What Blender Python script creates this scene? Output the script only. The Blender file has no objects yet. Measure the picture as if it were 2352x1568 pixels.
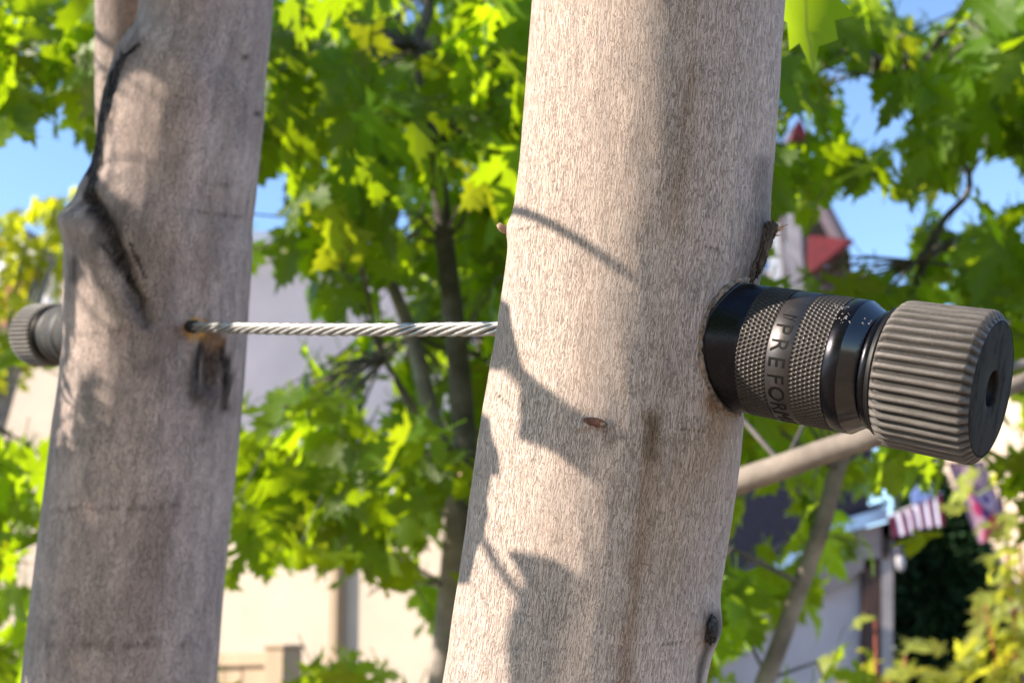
import bpy, bmesh, math, random
import numpy as np
from mathutils import Vector, Matrix, noise, geometry

random.seed(11)
np.random.seed(11)
scene = bpy.context.scene
COL = scene.collection
R = math.radians

# ------------------------------------------------------------------ camera
PITCH, ROLL = R(14.5), R(-1.0)
F, CX, CY = 2900.0, 1176.0, 784.0            # focal length and centre in the 2352 x 1568 measuring frame
CAM = Vector((0, 0, 1.60))
MROT = Matrix.Rotation(R(90) + PITCH, 3, 'X') @ Matrix.Rotation(ROLL, 3, 'Z')
cam_data = bpy.data.cameras.new('camera')
cam_data.sensor_width = 36.0
cam_data.lens = 36.0 * F / 2352.0
cam_data.clip_start = 0.01
cam_data.clip_end = 2000
cam_data.dof.use_dof = True
cam_data.dof.focus_distance = 0.425
cam_data.dof.aperture_fstop = cam_data.lens / 2.8
cam_data.dof.aperture_blades = 0
cam = bpy.data.objects.new('camera', cam_data)
cam.matrix_world = Matrix.Translation(CAM) @ MROT.to_4x4()
COL.objects.link(cam)
scene.camera = cam

# ------------------------------------------------------------------ sky and sun
SUN = Vector((-0.857, -0.13, 0.50)).normalized()       # towards the sun: level with the trunk, from the left
world = bpy.data.worlds.new('World')
scene.world = world
world.use_nodes = True
wn = world.node_tree.nodes
wl = world.node_tree.links
wn.clear()
sky = wn.new('ShaderNodeTexSky')
sky.sky_type = 'NISHITA'
sky.sun_disc = False
sky.sun_elevation = math.asin(SUN.z)
sky.sun_rotation = R(90) - math.atan2(SUN.y, SUN.x)
sky.altitude = 1200
sky.air_density = 1.0
sky.dust_density = 0.0
sky.ozone_density = 3.0
bg = wn.new('ShaderNodeBackground')
bg.inputs['Strength'].default_value = 0.13
wo = wn.new('ShaderNodeOutputWorld')
wl.new(sky.outputs[0], bg.inputs[0])
wl.new(bg.outputs[0], wo.inputs[0])
sun_data = bpy.data.lights.new('sun', 'SUN')
sun_data.energy = 4.2
sun_data.angle = R(0.53)
sun_data.color = (1.0, 0.87, 0.72)
sun = bpy.data.objects.new('sun', sun_data)
sun.rotation_euler = SUN.to_track_quat('Z', 'Y').to_euler()
sun.location = (-6, 0, 8)
COL.objects.link(sun)

scene.view_settings.view_transform = 'Standard'
scene.view_settings.look = 'None'
scene.view_settings.exposure = 1.5
scene.view_settings.gamma = 1.0
scene.view_settings.use_curve_mapping = False
scene.cycles.max_bounces = 8
scene.cycles.transmission_bounces = 6

# ------------------------------------------------------------------ measuring helpers
def P(px, py, d):
    v = Vector(((px - CX) / F * d, -(py - CY) / F * d, -d))
    return MROT @ v + CAM

def atY(px, py, Y):
    v = MROT @ Vector(((px - CX) / F, -(py - CY) / F, -1.0))
    return CAM + v * (Y / v.y)

M3 = np.array(MROT)
C3 = np.array(CAM)
def project(pts):
    q = (np.asarray(pts) - C3) @ M3
    d = -q[:, 2]
    d = np.where(np.abs(d) < 1e-6, 1e-6, d)
    return CX + F * q[:, 0] / d, CY - F * q[:, 1] / d, d

# ------------------------------------------------------------------ object helpers
def tag(o, label=None, cat=None, group=None, kind=None):
    if label: o['label'] = label
    if cat: o['category'] = cat
    if group: o['group'] = group
    if kind: o['kind'] = kind
    return o

def empty(name, loc, label, cat, group=None, mat=None):
    o = bpy.data.objects.new(name, None)
    o.empty_display_size = 0.05
    o.matrix_world = mat if mat is not None else Matrix.Translation(loc)
    COL.objects.link(o)
    return tag(o, label, cat, group)

def link(name, mesh, material=None, parent=None, world_mat=None):
    o = bpy.data.objects.new(name, mesh)
    if material is not None and not mesh.materials:
        mesh.materials.append(material)
    COL.objects.link(o)
    w = world_mat if world_mat is not None else Matrix.Identity(4)
    if parent is not None:
        chain = Matrix.Identity(4)
        p = parent
        while p is not None:
            chain = p.matrix_basis @ chain
            p = p.parent
        o.parent = parent
        o.matrix_basis = chain.inverted() @ w
    else:
        o.matrix_basis = w
    return o

def np_mesh(name, verts, faces, smooth=True):
    me = bpy.data.meshes.new(name)
    verts = np.asarray(verts, dtype=np.float32).reshape(-1, 3)
    faces = np.asarray(faces, dtype=np.int32)
    k = faces.shape[1]
    me.vertices.add(len(verts))
    me.vertices.foreach_set('co', verts.ravel())
    me.loops.add(faces.size)
    me.loops.foreach_set('vertex_index', faces.ravel())
    me.polygons.add(len(faces))
    me.polygons.foreach_set('loop_start', np.arange(0, faces.size, k, dtype=np.int32))
    me.polygons.foreach_set('loop_total', np.full(len(faces), k, dtype=np.int32))
    me.polygons.foreach_set('use_smooth', np.full(len(faces), smooth))
    me.update(calc_edges=True)
    me.validate()
    return me

class MB:
    def __init__(self):
        self.v, self.f = [], []
    def add(self, verts, faces):
        n = len(self.v)
        self.v += [tuple(p) for p in verts]
        self.f += [tuple(i + n for i in f) for f in faces]
        return self
    def box(self, o, x, y, z):
        """a box from corner o along three edge vectors"""
        o, x, y, z = Vector(o), Vector(x), Vector(y), Vector(z)
        p = [o, o + x, o + x + y, o + y, o + z, o + x + z, o + x + y + z, o + y + z]
        return self.add(p, [(0, 3, 2, 1), (4, 5, 6, 7), (0, 1, 5, 4), (1, 2, 6, 5), (2, 3, 7, 6), (3, 0, 4, 7)])
    def prism(self, poly, ext):
        """polygon (list of Vectors) pushed along ext"""
        ext = Vector(ext)
        n = len(poly)
        p = [Vector(q) for q in poly] + [Vector(q) + ext for q in poly]
        f = [tuple(reversed(range(n))), tuple(range(n, 2 * n))]
        f += [(i, (i + 1) % n, n + (i + 1) % n, n + i) for i in range(n)]
        return self.add(p, f)
    def tube(self, pts, radii, n=8, caps=True):
        pts = [Vector(p) for p in pts]
        if not hasattr(radii, '__len__'):
            radii = [radii] * len(pts)
        rings, ref = [], None
        for i, p in enumerate(pts):
            t = (pts[min(i + 1, len(pts) - 1)] - pts[max(i - 1, 0)]).normalized()
            if ref is None:
                ref = t.orthogonal().normalized()
            ref = (ref - t * ref.dot(t)).normalized()
            b = t.cross(ref)
            rings.append([p + (ref * math.cos(2 * math.pi * k / n) + b * math.sin(2 * math.pi * k / n)) * radii[i] for k in range(n)])
        v = [q for r in rings for q in r]
        f = []
        for i in range(len(pts) - 1):
            for k in range(n):
                a, b2 = i * n + k, i * n + (k + 1) % n
                f.append((a, b2, b2 + n, a + n))
        if caps:
            f.append(tuple(reversed(range(n))))
            f.append(tuple(range((len(pts) - 1) * n, len(pts) * n)))
        return self.add(v, f)
    def build(self, name, material, parent=None, smooth=False, bevel=0.0):
        me = bpy.data.meshes.new(name)
        me.from_pydata(self.v, [], self.f)
        bm = bmesh.new()
        bm.from_mesh(me)
        bmesh.ops.recalc_face_normals(bm, faces=bm.faces)
        if bevel:
            bmesh.ops.bevel(bm, geom=list(bm.edges), offset=bevel, segments=2, affect='EDGES', clamp_overlap=True)
        bm.to_mesh(me)
        bm.free()
        for p in me.polygons:
            p.use_smooth = smooth
        return link(name, me, material, parent)

def catmull(keys, ts):
    """keys (n,k) at integer parameters, sampled at ts"""
    keys = np.asarray(keys, float)
    n = len(keys)
    i = np.clip(np.floor(ts).astype(int), 0, n - 2)
    u = (ts - i)[:, None]
    p0, p1, p2, p3 = keys[np.clip(i - 1, 0, n - 1)], keys[i], keys[i + 1], keys[np.clip(i + 2, 0, n - 1)]
    return 0.5 * (2 * p1 + (p2 - p0) * u + (2 * p0 - 5 * p1 + 4 * p2 - p3) * u ** 2 + (3 * p1 - p0 - 3 * p2 + p3) * u ** 3)

def hermite(keys, ts):
    """like catmull, but with tangents that respect uneven spacing of the keys"""
    keys = np.asarray(keys, float)
    n = len(keys)
    h = np.maximum(np.linalg.norm(np.diff(keys[:, :3], axis=0), axis=1), 1e-5)
    sl = np.diff(keys, axis=0) / h[:, None]
    T = np.empty_like(keys)
    T[0], T[-1] = sl[0], sl[-1]
    T[1:-1] = (sl[:-1] * h[1:, None] + sl[1:] * h[:-1, None]) / (h[1:] + h[:-1])[:, None]
    i = np.clip(np.floor(ts).astype(int), 0, n - 2)
    u = (ts - i)[:, None]
    H = h[i][:, None]
    return (2 * u ** 3 - 3 * u ** 2 + 1) * keys[i] + (u ** 3 - 2 * u ** 2 + u) * H * T[i] + (-2 * u ** 3 + 3 * u ** 2) * keys[i + 1] + (u ** 3 - u ** 2) * H * T[i + 1]

def smoothstep(a, b, x):
    t = np.clip((x - a) / (b - a), 0, 1)
    return t * t * (3 - 2 * t)

def poly_dist(px, py, pts):
    """distance in measuring pixels to a polyline, and the fraction along it"""
    best = np.full(px.shape, 1e9)
    frac = np.zeros(px.shape)
    n = len(pts) - 1
    for k in range(n):
        (x0, y0), (x1, y1) = pts[k], pts[k + 1]
        dx, dy = x1 - x0, y1 - y0
        t = np.clip(((px - x0) * dx + (py - y0) * dy) / (dx * dx + dy * dy + 1e-9), 0, 1)
        d = np.hypot(px - x0 - t * dx, py - y0 - t * dy)
        m = d < best
        best = np.where(m, d, best)
        frac = np.where(m, (k + t) / n, frac)
    return best, frac

def in_poly(px, py, poly):
    inside = np.zeros(px.shape, bool)
    n = len(poly)
    for k in range(n):
        (x0, y0), (x1, y1) = poly[k], poly[(k + 1) % n]
        c = ((y0 > py) != (y1 > py))
        with np.errstate(divide='ignore', invalid='ignore'):
            xi = (x1 - x0) * (py - y0) / (y1 - y0 if y1 != y0 else 1e-9) + x0
        inside ^= c & (px < xi)
    return inside

# ------------------------------------------------------------------ materials
class Mat:
    def __init__(self, name):
        self.m = bpy.data.materials.new(name)
        self.m.use_nodes = True
        self.t = self.m.node_tree
        self.t.nodes.clear()
        self.out = self.n('ShaderNodeOutputMaterial')
    def n(self, kind, **kw):
        node = self.t.nodes.new(kind)
        for k, v in kw.items():
            setattr(node, k, v)
        return node
    def l(self, a, b):
        self.t.links.new(a, b)
    def val(self, sock, v):
        if hasattr(v, 'is_output') or isinstance(v, bpy.types.NodeSocket):
            self.l(v, sock)
        else:
            sock.default_value = v
    def math(self, op, a, b=0.0, c=None, clamp=False):
        nd = self.n('ShaderNodeMath', operation=op, use_clamp=clamp)
        self.val(nd.inputs[0], a)
        self.val(nd.inputs[1], b)
        if c is not None:
            self.val(nd.inputs[2], c)
        return nd.outputs[0]
    def mix(self, fac, a, b, blend='MIX'):
        nd = self.n('ShaderNodeMix', data_type='RGBA', blend_type=blend)
        self.val(nd.inputs[0], fac)
        self.val(nd.inputs[6], a if not isinstance(a, tuple) else (*a, 1.0)[:4])
        self.val(nd.inputs[7], b if not isinstance(b, tuple) else (*b, 1.0)[:4])
        return nd.outputs[2]
    def ramp(self, fac, stops):
        nd = self.n('ShaderNodeValToRGB')
        e = nd.color_ramp.elements
        while len(e) < len(stops):
            e.new(0.5)
        for i, (p, c) in enumerate(stops):
            e[i].position = p
            e[i].color = (c, c, c, 1) if not isinstance(c, tuple) else (*c, 1.0)[:4]
        self.val(nd.inputs[0], fac)
        return nd.outputs[0]
    def noise(self, vec, scale, detail=3.0, rough=0.55, dist=0.0):
        nd = self.n('ShaderNodeTexNoise')
        if vec is not None:
            self.l(vec, nd.inputs['Vector'])
        nd.inputs['Scale'].default_value = scale
        nd.inputs['Detail'].default_value = detail
        nd.inputs['Roughness'].default_value = rough
        nd.inputs['Distortion'].default_value = dist
        return nd.outputs['Fac']
    def mapping(self, vec, scale=(1, 1, 1), loc=(0, 0, 0)):
        nd = self.n('ShaderNodeMapping')
        self.l(vec, nd.inputs[0])
        nd.inputs['Scale'].default_value = scale
        nd.inputs['Location'].default_value = loc
        return nd.outputs[0]
    def attr(self, name):
        return self.n('ShaderNodeAttribute', attribute_name=name)
    def coord(self, which='Object'):
        return self.n('ShaderNodeTexCoord').outputs[which]
    def bump(self, height, strength, dist, normal=None):
        nd = self.n('ShaderNodeBump')
        nd.inputs['Strength'].default_value = strength
        nd.inputs['Distance'].default_value = dist
        self.l(height, nd.inputs['Height'])
        if normal is not None:
            self.l(normal, nd.inputs['Normal'])
        return nd.outputs[0]
    def principled(self, color, rough=0.7, metallic=0.0, spec=0.3, normal=None, **kw):
        nd = self.n('ShaderNodeBsdfPrincipled')
        self.val(nd.inputs['Base Color'], color if not isinstance(color, tuple) else (*color, 1.0)[:4])
        self.val(nd.inputs['Roughness'], rough)
        self.val(nd.inputs['Metallic'], metallic)
        self.val(nd.inputs['Specular IOR Level'], spec)
        if normal is not None:
            self.l(normal, nd.inputs['Normal'])
        for k, v in kw.items():
            self.val(nd.inputs[k.replace('_', ' ')], v)
        return nd.outputs[0]
    def done(self, shader):
        self.l(shader, self.out.inputs[0])
        return self.m

def bark_material(name, pale, mid, crack, scale, stretch, crack_w, crack_amt, bump_d, speck=0.3, grey=(0.2, 0.18, 0.17)):
    m = Mat(name)
    co = m.attr('bark').outputs['Vector']
    wob = m.n('ShaderNodeTexNoise')
    m.l(co, wob.inputs['Vector'])
    wob.inputs['Scale'].default_value = scale * 0.35
    wob.inputs['Detail'].default_value = 2
    off = m.n('ShaderNodeVectorMath', operation='SUBTRACT')
    m.l(wob.outputs['Color'], off.inputs[0])
    off.inputs[1].default_value = (0.5, 0.5, 0.5)
    sc = m.n('ShaderNodeVectorMath', operation='SCALE')
    m.l(off.outputs[0], sc.inputs[0])
    sc.inputs['Scale'].default_value = 1.1 / scale
    ad = m.n('ShaderNodeVectorMath', operation='ADD')
    m.l(co, ad.inputs[0])
    m.l(sc.outputs[0], ad.inputs[1])
    st = m.mapping(ad.outputs[0], (1, 1, stretch))
    n1 = m.noise(st, scale, 2.5, 0.6)
    n2 = m.noise(m.mapping(ad.outputs[0], (1, 1, stretch * 0.7), (3, 1, 2)), scale * 1.9, 2.0, 0.5)
    d1 = m.math('ABSOLUTE', m.math('SUBTRACT', n1, 0.5))
    d2 = m.math('ABSOLUTE', m.math('SUBTRACT', n2, 0.5))
    c1 = m.math('SUBTRACT', 1.0, m.math('DIVIDE', d1, crack_w, clamp=True), clamp=True)
    c2 = m.math('SUBTRACT', 1.0, m.math('DIVIDE', d2, crack_w * 0.9, clamp=True), clamp=True)
    cr = m.math('MAXIMUM', c1, m.math('MULTIPLY', c2, 0.35))
    big = m.noise(m.mapping(co, (1, 1, 0.45)), 38.0, 4, 0.6)
    med = m.noise(m.mapping(co, (1, 1, 0.25)), 160.0, 4, 0.6)
    base = m.mix(m.ramp(big, [(0.35, 0.0), (0.65, 1.0)]), pale, mid)
    base = m.mix(m.math('MULTIPLY', m.ramp(med, [(0.45, 0.0), (0.7, 1.0)]), 0.5), base, grey)
    hue = m.noise(m.mapping(co, (1, 1, 0.2)), 90.0, 2, 0.5)
    ccol = m.mix(m.ramp(hue, [(0.42, 0.0), (0.6, 1.0)]), crack, (crack[0] * 0.42, crack[1] * 0.48, crack[2] * 0.7))
    patch = m.noise(m.mapping(co, (1, 1, 0.35)), 70.0, 3, 0.6)
    base = m.mix(m.math('MULTIPLY', m.math('MULTIPLY', cr, crack_amt), m.ramp(patch, [(0.3, 0.35), (0.62, 1.0)])), base, ccol)
    spk = m.noise(m.mapping(co, (1, 1, 0.7)), scale * 1.4, 2, 0.7)
    spm = m.math('MULTIPLY', m.ramp(spk, [(0.66, 0.0), (0.72, 1.0)]), speck)
    base = m.mix(spm, base, (0.05, 0.04, 0.035))
    mk = m.attr('mark')
    grain = m.noise(m.mapping(co, (1, 1, 0.5)), 420.0, 3, 0.7)
    al = m.math('MULTIPLY', mk.outputs['Alpha'], m.ramp(grain, [(0.3, 0.8), (0.6, 1.0)]), clamp=True)
    base = m.mix(al, base, mk.outputs['Color'])
    h = m.math('SUBTRACT', m.math('ADD', m.math('MULTIPLY', n2, 0.15), m.math('MULTIPLY', med, 0.5)), m.math('MULTIPLY', cr, 0.8))
    nrm = m.bump(h, 1.0, bump_d)
    return m.done(m.principled(base, 0.82, 0, 0.10, nrm))

M_bark_front = bark_material('bark_pale_wrinkled', (0.60, 0.49, 0.43), (0.52, 0.42, 0.37), (0.36, 0.19, 0.095), 1650.0, 0.080, 0.034, 0.55, 0.0006, 0.10, (0.40, 0.35, 0.33))
M_bark_left = bark_material('bark_grey_smooth', (0.51, 0.41, 0.37), (0.34, 0.272, 0.25), (0.12, 0.09, 0.075), 900.0, 0.20, 0.035, 0.6, 0.0005, 0.6, (0.15, 0.132, 0.128))

def simple(name, color, rough=0.7, metallic=0.0, spec=0.3, var=0.12, nscale=6.0, bump=0.0, bscale=80.0, stretch=(1, 1, 1)):
    m = Mat(name)
    co = m.coord('Object')
    n = m.noise(m.mapping(co, stretch), nscale, 4, 0.6)
    dark = tuple(c * (1 - 2 * var) for c in color)
    lite = tuple(min(1, c * (1 + var)) for c in color)
    base = m.mix(m.ramp(n, [(0.3, 0.0), (0.7, 1.0)]), dark, lite)
    nrm = None
    if bump:
        nrm = m.bump(m.noise(m.mapping(co, stretch), bscale, 3, 0.6), 0.8, bump)
    return m.done(m.principled(base, rough, metallic, spec, nrm))

def leaf_material(name, green, trans, tfac=0.5, var=0.35, yellow=None, gloss=0.25, rough=0.46, island=False, veins=True):
    m = Mat(name)
    rnd = m.n('ShaderNodeNewGeometry').outputs['Random Per Island'] if island else m.n('ShaderNodeObjectInfo').outputs['Random']
    uv = m.coord('UV')
    k = m.math('ADD', 1.0 - var, m.math('MULTIPLY', rnd, 2 * var))
    g = m.mix(1.0, green, k, 'MULTIPLY')
    t = m.mix(1.0, trans, k, 'MULTIPLY')
    if yellow:
        ym = m.ramp(m.math('FRACT', m.math('MULTIPLY', rnd, 17.3)), [(0.84, 0.0), (0.99, 1.0)])
        g = m.mix(ym, g, yellow[0])
        t = m.mix(ym, t, yellow[1])
    nz = m.noise(uv, 5.0, 4, 0.65)
    g = m.mix(m.ramp(nz, [(0.35, 0.0), (0.75, 0.45)]), g, tuple(c * 0.55 for c in green))
    if veins:
        sep = m.n('ShaderNodeSeparateXYZ')
        m.l(uv, sep.inputs[0])
        acc = None
        for ang, w in ((0, 0.012), (42, 0.009), (-42, 0.009), (96, 0.006), (-96, 0.006)):
            ca, sa = math.cos(R(ang)), math.sin(R(ang))
            perp = m.math('ABSOLUTE', m.math('SUBTRACT', m.math('MULTIPLY', sep.outputs[0], ca), m.math('MULTIPLY', sep.outputs[1], sa)))
            along = m.math('ADD', m.math('MULTIPLY', sep.outputs[0], sa), m.math('MULTIPLY', sep.outputs[1], ca))
            li = m.math('MULTIPLY', m.math('LESS_THAN', perp, w), m.math('GREATER_THAN', along, 0.0))
            acc = li if acc is None else m.math('MAXIMUM', acc, li)
        g = m.mix(m.math('MULTIPLY', acc, 0.5), g, (0.16, 0.22, 0.07))
        t = m.mix(m.math('MULTIPLY', acc, 0.45), t, (0.12, 0.16, 0.02))
    nrm = m.bump(m.noise(uv, 9.0, 3, 0.6), 0.35, 0.004)
    a = m.principled(g, rough, 0, gloss, nrm)
    b = m.n('ShaderNodeBsdfTranslucent')
    m.l(t, b.inputs['Color'])
    mx = m.n('ShaderNodeMixShader')
    mx.inputs[0].default_value = tfac
    m.l(a, mx.inputs[1])
    m.l(b.outputs[0], mx.inputs[2])
    return m.done(mx.outputs[0])

GREEN, TRANS = (0.056, 0.120, 0.007), (0.44, 0.64, 0.006)
YEL = ((0.10, 0.13, 0.010), (0.42, 0.48, 0.010))
M_leaf = leaf_material('maple_leaf', GREEN, TRANS, yellow=YEL)
M_leaf_mass = leaf_material('maple_leaf_mass', GREEN, TRANS, yellow=YEL, island=True)
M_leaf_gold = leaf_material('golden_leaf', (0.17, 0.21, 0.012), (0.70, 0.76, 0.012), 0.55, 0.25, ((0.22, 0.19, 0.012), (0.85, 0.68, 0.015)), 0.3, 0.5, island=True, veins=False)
M_leaf_gold_one = leaf_material('golden_leaf_single', (0.17, 0.21, 0.012), (0.70, 0.76, 0.012), 0.55, 0.25, ((0.22, 0.19, 0.012), (0.85, 0.68, 0.015)), 0.3, 0.5)
M_leaf_shrub = leaf_material('bright_shrub_leaf', (0.20, 0.24, 0.04), (0.74, 0.74, 0.05), 0.5, 0.3, ((0.2, 0.17, 0.05), (0.5, 0.42, 0.05)), 0.35, 0.45, veins=False)
M_evergreen = leaf_material('evergreen_spray', (0.026, 0.062, 0.024), (0.03, 0.08, 0.02), 0.15, 0.3, None, 0.2, 0.6, island=True, veins=False)
M_branch = simple('branch_grey', (0.24, 0.21, 0.19), 0.8, var=0.2, nscale=30, bump=0.001, bscale=160)
M_branch_dark = simple('branch_dark', (0.13, 0.115, 0.105), 0.85, var=0.25, nscale=25, bump=0.001, bscale=160)
M_branch_pale = simple('branch_pale', (0.25, 0.21, 0.175), 0.8, var=0.25, nscale=22, bump=0.001, bscale=160)
M_red_stem = simple('stem_red', (0.34, 0.09, 0.05), 0.6, var=0.2, nscale=30)
M_cut = simple('cut_wood', (0.52, 0.36, 0.25), 0.8, var=0.15, nscale=60)

# ------------------------------------------------------------------ ground
M_ground = simple('ground_mulch', (0.32, 0.24, 0.165), 0.95, var=0.3, nscale=3.0, bump=0.02, bscale=30)
g = MB()
g.add([(-400, -400, 0), (400, -400, 0), (400, 400, 0), (-400, 400, 0)], [(0, 1, 2, 3)])
tag(g.build('ground', M_ground), 'dry mulch garden ground under the maple trees', kind='structure')

# ------------------------------------------------------------------ trunks
def build_trunk(keys, upper, base, nth, rows, disp, marks, name, material, parent, squash=1.0):
    """keys: (py, left, right, depth) of the outline in the photograph, from top to bottom"""
    K = []
    for p in upper:
        K.append((*p[0], p[1]))
    nu = len(K)
    for (py, l, r, d) in keys:
        c = P((l + r) / 2, py, d)
        K.append((*c, (r - l) / 2 / F * d * 0.995))
    nk = len(keys)
    for p in base:
        K.append((*p[0], p[1]))
    ts = np.concatenate([np.linspace(0, nu + 0.2, 26, endpoint=False),
                         np.linspace(nu + 0.2, nu + nk - 1.2, rows, endpoint=False),
                         np.linspace(nu + nk - 1.2, len(K) - 1, 26)])
    S = hermite(K, ts)
    cen, rad = S[:, :3], S[:, 3]
    tan = np.gradient(cen, axis=0)
    tan /= np.linalg.norm(tan, axis=1)[:, None]
    seg = np.linalg.norm(np.diff(cen, axis=0), axis=1)
    arc = np.concatenate([[0], np.cumsum(seg)])
    fwd = np.array(MROT @ Vector((0, 0, 1)))       # back towards the camera
    e0 = fwd - tan * (tan @ fwd)[:, None]
    e0 /= np.linalg.norm(e0, axis=1)[:, None]
    e1 = np.cross(tan, e0)
    th = np.linspace(0, 2 * np.pi, nth, endpoint=False)
    nrm = e0[:, None, :] * np.cos(th)[None, :, None] + e1[:, None, :] * np.sin(th)[None, :, None]
    vec = e0[:, None, :] * (squash * np.cos(th))[None, :, None] + e1[:, None, :] * np.sin(th)[None, :, None]
    pos = cen[:, None, :] + vec * rad[:, None, None]
    nrm = e0[:, None, :] * (np.cos(th) / squash)[None, :, None] + e1[:, None, :] * np.sin(th)[None, :, None]
    nrm /= np.linalg.norm(nrm, axis=2)[:, :, None]
    pos = pos.reshape(-1, 3)
    nrm = nrm.reshape(-1, 3)
    TH = np.tile(th, len(ts))
    ARC = np.repeat(arc, nth)
    RAD = np.repeat(rad, nth)
    px, py, d = project(pos)
    front = np.einsum('ij,ij->i', nrm, C3 - pos) > -0.25 * np.linalg.norm(C3 - pos, axis=1)
    front &= (px > -300) & (px < 2700) & (py > -500) & (py < 2100)
    jit = np.array([noise.noise(Vector((p[0] * 160, p[1] * 160, p[2] * 70))) for p in pos])
    low = 0.5 * np.sin(TH * 3 + ARC * 9 + 1) + 0.4 * np.sin(TH * 2 - ARC * 17) + 0.35 * np.sin(TH * 5 + ARC * 31 + 2)
    off = low * RAD * 0.012 + jit * 0.00022 + disp(px, py, front, jit, TH, ARC)
    bark = np.stack([RAD * np.cos(TH), RAD * np.sin(TH), ARC], 1)
    pos = pos + nrm * off[:, None]
    mk = np.zeros((len(pos), 4))
    marks(px, py, front, jit, mk)
    n = len(ts)
    i, k = np.meshgrid(np.arange(n - 1), np.arange(nth), indexing='ij')
    k2 = (k + 1) % nth
    faces = np.stack([i * nth + k, i * nth + k2, (i + 1) * nth + k2, (i + 1) * nth + k], -1).reshape(-1, 4)
    me = np_mesh(name, pos, faces)
    a = me.attributes.new('bark', 'FLOAT_VECTOR', 'POINT')
    a.data.foreach_set('vector', bark.astype(np.float32).ravel())
    a = me.attributes.new('mark', 'FLOAT_COLOR', 'POINT')
    a.data.foreach_set('color', mk.astype(np.float32).ravel())
    o = link(name, me, material, parent)
    return o, pos, nrm, px, py, front

def paint(mk, color, alpha):
    a = np.clip(alpha, 0, 1)
    na = a + mk[:, 3] * (1 - a)
    w = np.where(na > 1e-6, a / np.maximum(na, 1e-6), 0)[:, None]
    mk[:, :3] = np.array(color)[None, :] * w + mk[:, :3] * (1 - w)
    mk[:, 3] = na

DT = 0.46                                           # distance of the near trunk
front_base = Vector((0.045, 0.56, 0.0))
front_tree = empty('maple_tree', front_base, 'sharp near maple trunk with pale wrinkled bark, pierced by the big black cable stop', 'tree', 'braced maple trunks')
left_base = Vector((-0.27, 0.90, 0.0))
left_tree = empty('maple_tree', left_base, 'soft grey maple trunk with a dark scar and a forked top, crossed by the cable', 'tree', 'braced maple trunks')

FK = [(-420, 1254, 1834, DT), (0, 1220, 1800, DT), (465, 1180, 1765, DT), (725, 1147, 1727, DT), (1025, 1101, 1701, DT), (1300, 1062, 1657, DT), (1568, 1020, 1615, DT), (2000, 948, 1548, DT)]
def ext(key, up, r):
    return (P((key[1] + key[2]) / 2, key[0], key[3]) + Vector(up), r)
f_upper = [ext(FK[0], (0.16, -0.06, 1.3), 0.030), ext(FK[0], (0.07, -0.06, 0.5), 0.041)]
f_base = [(P(1248, 2000, DT) + Vector((-0.03, 0.03, -0.45)), 0.051), (front_base + Vector((0, 0, 0.25)), 0.058), (front_base + Vector((0, 0, -0.02)), 0.085)]

def f_disp(px, py, front, jit, TH, ARC):
    o = np.zeros(px.shape)
    d = np.hypot((px - 1745) / 1.0, (py - 560) / 2.0)
    o += np.where(front, 0.0018 * np.exp(-(d / 34) ** 2), 0)
    d = np.hypot(px - 1630, (py - 1440) / 1.2)
    o += np.where(front, 0.0025 * np.exp(-(d / 42) ** 2), 0)
    d = np.hypot(px - 1172, py - 525)
    o += np.where(front, 0.0016 * np.exp(-(d / 30) ** 2), 0)
    d = np.hypot((px - 1366) / 1.7, py - 984)
    o += np.where(front & (py < 984), 0.0010 * np.exp(-((d - 16) / 8) ** 2), 0)
    # bark pressed in a little round the cable stop
    d = np.hypot((px - 1690) / 0.45, py - 795)
    o -= np.where(front, 0.0010 * np.exp(-((d - 150) / 18) ** 2), 0)
    return o
def f_marks(px, py, front, jit, mk):
    z = np.where(front, 1.0, 0.0)
    def line(pts, w, col, a, jw=0.5, fade=False):
        d, fr = poly_dist(px, py, pts)
        al = a * np.exp(-(d / (w * (1 + jw * jit))) ** 2)
        if fade: al = al * (1 - fr)
        paint(mk, col, al * z)
    line([(1500, 960), (1497, 1020), (1478, 1150), (1466, 1300), (1440, 1480), (1425, 1650)], 24, (0.20, 0.105, 0.04), 0.55)
    line([(1500, 968), (1496, 1040)], 20, (0.08, 0.05, 0.03), 0.75)
    line([(1652, 930), (1640, 1000), (1625, 1090), (1610, 1200)], 36, (0.34, 0.20, 0.07), 0.55, fade=True)
    line([(1560, 1040), (1545, 1180), (1530, 1330)], 60, (0.30, 0.21, 0.11), 0.30)
    line([(1588, 160), (1572, 300), (1556, 420), (1548, 520)], 24, (0.20, 0.12, 0.055), 0.42)
    line([(1540, 700), (1530, 860), (1520, 960)], 30, (0.22, 0.15, 0.09), 0.22)
    line([(1755, 380), (1750, 470), (1742, 560), (1730, 640)], 26, (0.06, 0.055, 0.06), 0.60)
    line([(1745, 510), (1728, 560), (1722, 620)], 40, (0.10, 0.095, 0.10), 0.55)
    line([(1600, 655), (1640, 700), (1625, 760)], 30, (0.20, 0.17, 0.15), 0.2)
    line([(1625, 1420), (1622, 1450)], 26, (0.03, 0.025, 0.025), 0.9)
    line([(1620, 1470), (1608, 1530), (1600, 1600)], 9, (0.05, 0.04, 0.035), 0.85)
    line([(1385, 975), (1400, 1010)], 18, (0.11, 0.085, 0.07), 0.5)
    line([(1640, 905), (1636, 935)], 12, (0.26, 0.11, 0.04), 0.7)
    for pts in ([(1620, 566), (1662, 578)], [(1565, 985), (1622, 990)], [(1505, 1482), (1562, 1474)], [(1190, 528), (1235, 520)], [(1140, 905), (1170, 930)]):
        d, fr = poly_dist(px, py, pts)
        paint(mk, (0.06, 0.045, 0.035), 0.9 * np.exp(-(d / 4.0) ** 2) * z * (np.sin(fr * 31 + 7 * jit) > 0.1))
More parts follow.
